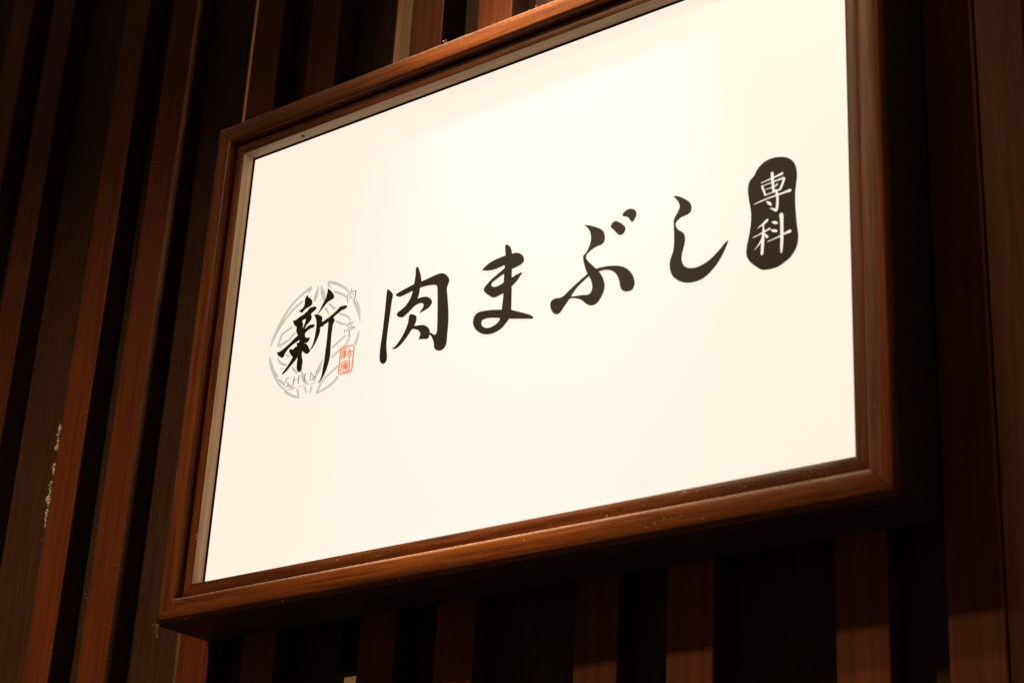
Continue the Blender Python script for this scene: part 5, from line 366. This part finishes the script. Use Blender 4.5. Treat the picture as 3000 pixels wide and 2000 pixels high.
'seal':{'fill':[[203.85,266.99,204.32,267.09,204.99,267.22,205.76,267.37,206.54,267.5,207.23,267.58,207.9,267.61,208.63,267.61,209.35,267.59,209.97,267.56,210.42,267.55,210.88,267.72,210.92,268.18,210.52,268.65,209.92,268.86,209.48,268.87,208.85,268.9,208.09,268.93,207.3,268.93,206.53,268.89,205.75,268.78,204.94,268.62,204.16,268.45,203.5,268.29,203.04,268.19,202.72,267.92,202.83,267.46,203.29,267.08],[203.33,263.89,203.96,263.94,204.86,264.01,205.88,264.09,206.88,264.16,207.72,264.23,208.45,264.28,209.2,264.34,209.91,264.4,210.52,264.44,210.97,264.47,211.4,264.63,211.45,265.05,211.09,265.49,210.53,265.69,210.05,265.77,209.37,265.89,208.54,266.01,207.65,266.09,206.76,266.1,205.83,265.98,204.85,265.78,203.9,265.54,203.09,265.33,202.52,265.18,202.16,264.92,202.24,264.43,202.73,264.0],[206.43,265.09,206.4,264.77,206.37,264.38,206.32,263.89,206.27,263.25,206.21,262.42,206.14,261.19,206.05,259.6,205.96,257.92,205.88,256.44,205.82,255.41,206.01,254.88,206.58,254.47,207.2,254.43,207.51,254.78,207.74,255.74,208.08,257.13,208.45,258.7,208.79,260.2,209.02,261.41,209.12,262.29,209.14,263.01,209.1,263.57,209.05,264.0,209.03,264.31,208.65,265.14,207.74,265.7,206.82,265.68],[202.66,263.02,202.7,262.53,202.75,261.85,202.8,261.06,202.82,260.26,202.81,259.54,202.73,258.84,202.6,258.06,202.46,257.31,202.32,256.66,202.23,256.2,202.33,255.81,202.73,255.5,203.2,255.44,203.45,255.68,203.58,256.12,203.77,256.75,203.98,257.49,204.16,258.28,204.28,259.05,204.29,259.84,204.24,260.69,204.15,261.51,204.07,262.21,204.02,262.69,203.79,263.12,203.3,263.4,202.83,263.35],[207.62,262.49,209.97,256.4,210.21,256.1,210.59,255.95,210.9,256.05,210.94,256.33,209.25,262.37,208.84,262.89,208.2,263.13,207.69,262.97],[214.49,268.35,214.61,267.99,214.8,267.49,214.97,266.95,215.08,266.41,215.08,265.92,214.97,265.37,214.78,264.74,214.52,264.1,214.24,263.52,213.98,263.06,213.71,262.71,213.32,262.36,212.84,262.0,212.36,261.62,212.0,261.19,211.81,260.72,211.74,260.24,211.78,259.75,211.95,259.26,212.33,258.74,212.95,258.34,213.6,258.1,214.21,257.95,214.71,257.84,215.05,257.77,215.4,257.78,215.55,258.01,215.41,258.33,215.05,258.55,214.69,258.68,214.19,258.84,213.68,259.03,213.31,259.2,213.2,259.29,213.15,259.37,213.03,259.6,212.96,259.89,212.98,260.19,213.11,260.44,213.44,260.61,213.99,260.75,214.69,260.92,215.42,261.21,216.01,261.7,216.37,262.36,216.61,263.11,216.75,263.91,216.8,264.7,216.77,265.45,216.6,266.2,216.29,266.91,215.94,267.53,215.63,268.03,215.43,268.37,215.16,268.67,214.77,268.78,214.49,268.65],[215.27,261.58,215.66,261.62,216.21,261.68,216.86,261.73,217.55,261.78,218.23,261.8,218.96,261.78,219.77,261.74,220.57,261.68,221.26,261.62,221.74,261.59,222.15,261.72,222.2,262.1,221.88,262.51,221.37,262.71,220.89,262.74,220.2,262.78,219.41,262.83,218.6,262.9,217.86,263.01,217.15,263.16,216.4,263.36,215.69,263.58,215.07,263.77,214.64,263.9,213.76,263.67,213.58,262.9,214.21,262.03],[217.76,261.11,217.7,260.63,217.62,259.94,217.5,259.17,217.33,258.46,217.1,257.94,216.77,257.61,216.29,257.34,215.72,257.09,215.15,256.82,214.68,256.48,214.36,256.1,214.16,255.71,214.04,255.31,214.0,254.89,214.07,254.42,214.31,253.89,214.67,253.4,215.04,252.97,215.35,252.64,215.54,252.43,216.09,252.07,216.65,252.07,216.9,252.42,216.69,252.92,216.48,253.16,216.18,253.48,215.9,253.81,215.69,254.09,215.59,254.29,215.56,254.48,215.56,254.73,215.62,254.99,215.74,255.26,215.92,255.52,216.23,255.76,216.72,256.0,217.32,256.28,217.91,256.66,218.36,257.19,218.58,257.91,218.67,258.74,218.68,259.59,218.66,260.32,218.66,260.81,218.54,261.1,218.23,261.31,217.91,261.31],[206.68,245.98,207.22,246.0,207.98,246.03,208.86,246.06,209.79,246.11,210.67,246.18,211.57,246.28,212.55,246.42,213.51,246.56,214.33,246.69,214.91,246.78,215.29,247.02,215.25,247.5,214.79,247.93,214.19,248.07,213.58,248.03,212.72,247.97,211.73,247.91,210.71,247.83,209.81,247.75,208.95,247.64,208.07,247.51,207.24,247.38,206.53,247.27,206.03,247.19,205.66,246.96,205.7,246.52,206.12,246.11],[208.66,248.92,209.83,245.91,210.27,245.29,211.03,244.96,211.67,245.12,211.8,245.67,211.4,248.59,210.79,249.45,209.73,249.91,208.84,249.69],[207.94,242.67,213.64,242.22,214.6,242.5,214.78,243.37,214.07,244.32,212.88,244.8,207.11,245.44,206.07,245.15,205.89,244.21,206.66,243.19],[213.41,247.39,213.3,244.62,213.5,244.16,214.0,243.84,214.53,243.84,214.76,244.17,214.87,246.93,214.67,247.39,214.16,247.72,213.64,247.72],[208.73,243.37,208.58,243.16,208.39,242.86,208.16,242.54,207.92,242.22,207.67,241.95,207.35,241.69,206.94,241.4,206.51,241.12,206.12,240.88,205.85,240.7,205.71,240.47,205.86,240.15,206.22,239.93,206.58,239.95,206.89,240.07,207.35,240.24,207.89,240.44,208.41,240.69,208.87,240.96,209.22,241.29,209.52,241.66,209.75,242.02,209.94,242.33,210.07,242.54,210.08,242.97,209.69,243.39,209.13,243.56],[209.34,241.85,211.82,239.22,212.42,238.86,213.01,238.88,213.26,239.27,213.01,239.8,210.53,242.43,209.93,242.79,209.33,242.77,209.09,242.38],[213.33,243.08,211.34,241.42,211.25,241.12,211.49,240.77,211.91,240.58,212.27,240.66,214.25,242.32,214.34,242.62,214.11,242.97,213.69,243.16]],'hole':[]},
'seal_rings':[{'fill':[[199.82,270.0,200.73,270.76,201.84,271.33,203.09,271.64,206.01,271.82,209.22,271.78,212.4,271.7,214.82,271.67,217.3,271.59,219.58,271.33,220.69,270.97,221.85,270.32,222.81,269.31,223.33,267.81,223.42,266.45,223.41,265.35,223.39,262.16,223.29,258.52,223.21,254.89,223.17,250.0,223.15,245.11,223.06,240.97,223.02,239.68,222.86,238.17,222.4,236.75,221.68,235.8,220.68,235.07,219.42,234.62,216.73,234.38,213.86,234.41,211.04,234.47,208.33,234.41,205.56,234.38,203.08,234.52,201.97,234.81,200.78,235.4,199.74,236.35,199.2,237.64,199.11,238.78,199.12,239.63,199.04,242.63,199.0,246.23,199.01,249.83,199.09,253.33,199.22,256.81,199.3,260.3,199.24,262.73,199.13,265.19,199.12,267.39,199.17,268.23,199.36,269.16]],'hole':[[201.35,268.92,202.07,269.52,202.97,269.98,203.89,270.22,206.67,270.39,209.8,270.35,212.98,270.27,215.39,270.24,217.78,270.17,219.85,269.94,220.37,269.76,221.0,269.43,221.3,269.15,221.65,268.09,221.72,266.92,221.7,265.86,221.69,262.67,221.59,259.04,221.51,255.4,221.47,250.5,221.45,245.62,221.36,241.48,221.32,240.24,221.18,238.85,220.79,237.63,220.23,236.9,219.45,236.33,218.56,236.0,216.08,235.78,213.3,235.82,210.45,235.87,207.71,235.82,205.0,235.78,202.69,235.91,202.19,236.06,201.53,236.37,201.18,236.65,200.88,237.41,200.83,238.32,200.84,239.16,200.75,242.16,200.72,245.74,200.73,249.31,200.81,252.79,200.94,256.28,201.02,259.79,200.96,262.25,200.85,264.71,200.84,266.87,200.89,267.6,201.03,268.34]]},{'fill':[[205.8,251.67,207.09,251.91,208.47,252.04,209.87,252.06,211.86,252.0,213.93,251.84,215.91,251.46,217.01,250.83,217.82,250.01,218.31,249.11,218.51,247.39,218.48,245.53,218.41,243.71,218.37,242.18,218.27,240.64,218.04,239.19,217.82,238.45,217.4,237.74,216.65,237.19,215.19,236.84,213.64,236.73,212.13,236.68,210.56,236.59,208.91,236.54,207.18,236.67,206.06,236.88,204.81,237.34,203.65,238.26,202.98,239.63,202.82,240.87,202.79,241.98,202.7,243.76,202.71,245.54,202.82,247.28,202.94,248.37,203.17,249.46,203.63,250.47,204.22,251.04,204.97,251.42]],'hole':[[206.75,250.29,207.93,250.51,209.16,250.62,210.46,250.64,212.37,250.59,214.27,250.45,215.89,250.14,216.08,250.0,216.48,249.58,216.64,249.34,216.81,247.84,216.78,246.05,216.71,244.24,216.67,242.71,216.58,241.23,216.36,239.86,216.19,239.29,215.91,238.8,215.53,238.51,214.35,238.23,212.96,238.13,211.46,238.08,209.89,237.99,208.36,237.95,206.82,238.06,206.03,238.21,205.34,238.44,205.02,238.66,204.64,239.47,204.53,240.46,204.5,241.53,204.41,243.29,204.42,245.01,204.54,246.7,204.65,247.72,204.84,248.67,205.21,249.49,205.57,249.84,206.11,250.1]]}],
}

def inside(pt, poly):
    x, y = pt; c = False; n = len(poly); j = n - 1
    for i in range(n):
        xi, yi = poly[i]; xj, yj = poly[j]
        if (yi > y) != (yj > y) and x < (xj - xi) * (y - yi) / (yj - yi) + xi: c = not c
        j = i
    return c

def pairs(f): return [(f[i], f[i + 1]) for i in range(0, len(f), 2)]

def clean(poly):
    out = []
    for p in poly:
        if not out or (p[0] - out[-1][0]) ** 2 + (p[1] - out[-1][1]) ** 2 > 1e-5: out.append(p)
    return out

def flat_shape(name, g, mat, thick, label=None, parent=None):
    """cut-out of thin sheet: union of the fills minus the holes"""
    fills = [clean(pairs(f)) for f in g['fill']]; holes = [clean(pairs(f)) for f in g['hole']]
    vs, es = [], []
    for poly in fills + holes:
        b = len(vs); n = len(poly)
        vs += [Vector(p) for p in poly]
        es += [(b + i, b + (i + 1) % n) for i in range(n)]
    V, E, F, *_ = delaunay_2d_cdt(vs, es, [], 0, 1e-4)
    boxes = [(min(p[0] for p in q), max(p[0] for p in q), min(p[1] for p in q), max(p[1] for p in q), q) for q in fills]
    hboxes = [(min(p[0] for p in q), max(p[0] for p in q), min(p[1] for p in q), max(p[1] for p in q), q) for q in holes]
    def hit(c, bx): return any(b[0] <= c[0] <= b[1] and b[2] <= c[1] <= b[3] and inside(c, b[4]) for b in bx)
    keep = []
    for f in F:
        c = (sum(V[i].x for i in f) / 3, sum(V[i].y for i in f) / 3)
        if hit(c, boxes) and not hit(c, hboxes): keep.append(f)
    bm = bmesh.new()
    top = {}
    def tv(i):
        if i not in top: top[i] = bm.verts.new((V[i].x / 1000, -thick, V[i].y / 1000))
        return top[i]
    for f in keep:
        try: bm.faces.new([tv(i) for i in f])
        except ValueError: pass
    edge = [e for e in bm.edges if e.is_boundary]
    low = {}
    for e in edge:
        q = []
        for v in e.verts:
            if v not in low: low[v] = bm.verts.new((v.co.x, -0.00005, v.co.z))
            q.append(low[v])
        bm.faces.new((e.verts[0], e.verts[1], q[1], q[0]))
    bmesh.ops.recalc_face_normals(bm, faces=bm.faces)
    # fronts must face the viewer (-Y)
    o_me = bpy.data.meshes.new(name)
    for f in bm.faces:
        if abs(f.normal.y) > 0.9 and f.normal.y > 0: f.normal_flip()
    bm.to_mesh(o_me); bm.free()
    o = link(name, o_me, mat)
    o.parent = panel
    if label: o["label"] = label
    return o

flat_shape("emblem_petals", G['petals'], M_gray, 0.0004, "pale grey round flower crest behind the small brush character")
flat_shape("brush_character", G['shin'], M_ink, 0.0010, "dense black brush character 新 over the grey crest")
flat_shape("brush_character", G['niku'], M_black, 0.0010, "black brush character 肉, first of the large row")
flat_shape("brush_character", G['ma'], M_black, 0.0010, "black brush character ま, looped at its foot")
flat_shape("brush_character", G['bu'], M_black, 0.0010, "black brush character ぶ with two dots")
flat_shape("brush_character", G['shi'], M_black, 0.0010, "black brush character し, a single hooked stroke")
flat_shape("badge", G['badge'], M_black, 0.0010, "tall black badge with 専科 cut out of it")
flat_shape("small_character", G['small1'], M_thin, 0.0006, "small thin character 肉 at the top of the crest")
flat_shape("small_character", G['small2'], M_thin, 0.0006, "small thin character 亭 halfway down the crest")
flat_shape("latin_lettering", G['shinlat'], M_thin, 0.0007, "thin grey letters SHIN")
flat_shape("red_seal", G['seal'], M_red, 0.0008, "red seal characters inside the rounded frames")
for g in G['seal_rings']:
    flat_shape("seal_frame", g, M_red, 0.0007)

fc = bpy.data.curves.new("tiny_lettering", 'FONT')
fc.body = "JAPANESE WAGYU BEEF"
fc.size = 0.0031; fc.shear = 0.22; fc.extrude = 0.0001
tmp = bpy.data.objects.new("tmp", fc); COL.objects.link(tmp)
bpy.context.view_layer.update()
me = bpy.data.meshes.new_from_object(tmp.evaluated_get(bpy.context.evaluated_depsgraph_get()))
bpy.data.objects.remove(tmp)
wdt = max(v.co.x for v in me.vertices) - min(v.co.x for v in me.vertices)
me.transform(Matrix.Scale(0.0562 / wdt, 4, (1, 0, 0)))
me.transform(Matrix.Translation((0.1072, -0.00055, 0.2318)) @ Matrix.Rotation(R(90), 4, 'X'))
tl = link("tiny_lettering", me, M_faint)
tl.parent = panel

# ------------------------------------------------------------------ crumbs of plaster caught on the edge of a slat
crumbs = [(0.3075, 0.0055, 0.006), (0.2853, 0.0040, 0.013), (0.2769, 0.0055, 0.005), (0.2425, 0.0050, 0.008),
          (0.2101, 0.0040, 0.015), (0.1940, 0.0060, 0.007), (0.1760, 0.0040, 0.006), (0.1632, 0.0036, 0.008)]
order = ["topmost of the row of crumbs", "long thin crumb below the topmost one", "third from the top, jutting out to the left",
         "fourth from the top, standing alone in a gap", "long ragged crumb just below the lone one", "fattest crumb, under the long ragged one",
         "small crumb second from the bottom of the row", "lowest of the row of crumbs"]
for i, (z, r, h) in enumerate(crumbs):
    bm = bmesh.new()
    nb = 4 + int(h * 300)
    for q in range(nb):
        g = bmesh.ops.create_icosphere(bm, subdivisions=2, radius=1)
        zc = h * (2 * (q + random.random() * .6) / nb - 1); rad = r * random.uniform(.32, .62)
        ctr = Vector((random.gauss(0, r * .22), random.gauss(0, r * .15), zc))
        for v in g['verts']:
            d = 1 + 0.6 * noise.noise(v.co * 1.9 + Vector((i * 9.1, q * 3.3, 0)))
            v.co = ctr + Vector((v.co.x, v.co.y * .8, v.co.z * 1.15)) * (rad * d)
    o = bm_to("plaster_crumb", bm, M_crumb, loc=(-0.4200 - r * 0.35, 0.0640, z))
    o.rotation_euler = (0, R(-8), 0)
    o["label"] = "pale plaster crumb on the slat edge, " + order[i]
    o["category"] = "crumb"; o["group"] = "plaster crumbs on the slat edge"

# ------------------------------------------------------------------ lint: short curled fibres along dusty edges (nobody could count them)
bm = bmesh.new()
def fibre(p, length, th):
    d = Vector((random.uniform(-1, 1), random.uniform(-0.5, 0.1), random.uniform(-1, 1))).normalized()
    q = Vector((random.uniform(-1, 1), random.uniform(-0.4, 0.2), random.uniform(-1, 1))).normalized()
    prev = None
    for k in range(5):
        d = (d + q * 0.45).normalized()
        c_ = p + d * (length * k / 4)
        n_ = d.cross(Vector((0, 1, 0)))
        n_ = n_.normalized() * th if n_.length > 1e-4 else Vector((th, 0, 0))
        ring = [bm.verts.new(c_ + n_), bm.verts.new(c_ - n_ * 0.5 + Vector((0, -th, 0))), bm.verts.new(c_ - n_ * 0.5 + Vector((0, th, 0)))]
        if prev:
            for a in range(3):
                bm.faces.new((prev[a], prev[(a + 1) % 3], ring[(a + 1) % 3], ring[a]))
        prev = ring
def tuft(p, n, length, th=0.00022):
    for _ in range(n):
        fibre(p + Vector((random.gauss(0, length * .25), -abs(random.gauss(0, 0.0004)), random.gauss(0, length * .25))), length * random.uniform(.4, 1.1), th)
for _ in range(26):
    tuft(Vector((random.uniform(-0.03, 0.95), -0.0305, random.uniform(-0.049, -0.030))), 1, 0.003)
for _ in range(20):
    tuft(Vector((random.uniform(0.0, 0.92), -0.0195, random.uniform(-0.022, -0.008))), 1, 0.003)
for _ in range(16):
    tuft(Vector((random.uniform(-0.03, 0.95), -0.026, -0.0535)), 1, 0.0035)
for _ in range(40):
    tuft(Vector((random.uniform(-0.03, 0.95), -0.026, 0.6445)), 1, 0.003)
tuft(Vector((0.865, -0.0196, -0.0165)), 9, 0.007)
tuft(Vector((0.72, -0.0196, -0.014)), 6, 0.006)
tuft(Vector((0.79, -0.0196, -0.02)), 4, 0.008)
tuft(Vector((-0.0455, -0.023, 0.6425)), 8, 0.005)
tuft(Vector((-0.052, -0.022, 0.632)), 5, 0.004)
tuft(Vector((-0.0480, -0.024, -0.0560)), 9, 0.006)
tuft(Vector((-0.0485, -0.022, -0.0640)), 6, 0.007)
tuft(Vector((0.355, -0.024, 0.6475)), 6, 0.006)
tuft(Vector((-0.0005, -0.0195, 0.052)), 7, 0.004)
for x in (-0.617, -0.419, -0.361, -0.3005, -0.2425):
    for _ in range(26):
        tuft(Vector((x + random.gauss(0, .0006), 0.0615, random.uniform(-0.12, 0.42) - random.uniform(0, .1))), 1, 0.0028)
for x in (-0.617, -0.419, -0.3005):
    for _ in range(14):
        tuft(Vector((x + random.uniform(0.003, .055), 0.0612, random.uniform(-0.12, 0.30))), 1, 0.002)
for _ in range(12):
    tuft(Vector((-0.103, 0.0625, random.uniform(-.16, -.06))), 1, 0.003)
lint = bm_to("lint", bm, M_lint)
lint["kind"] = "stuff"
lint["label"] = "pale specks of lint and fluff along the wooden edges"
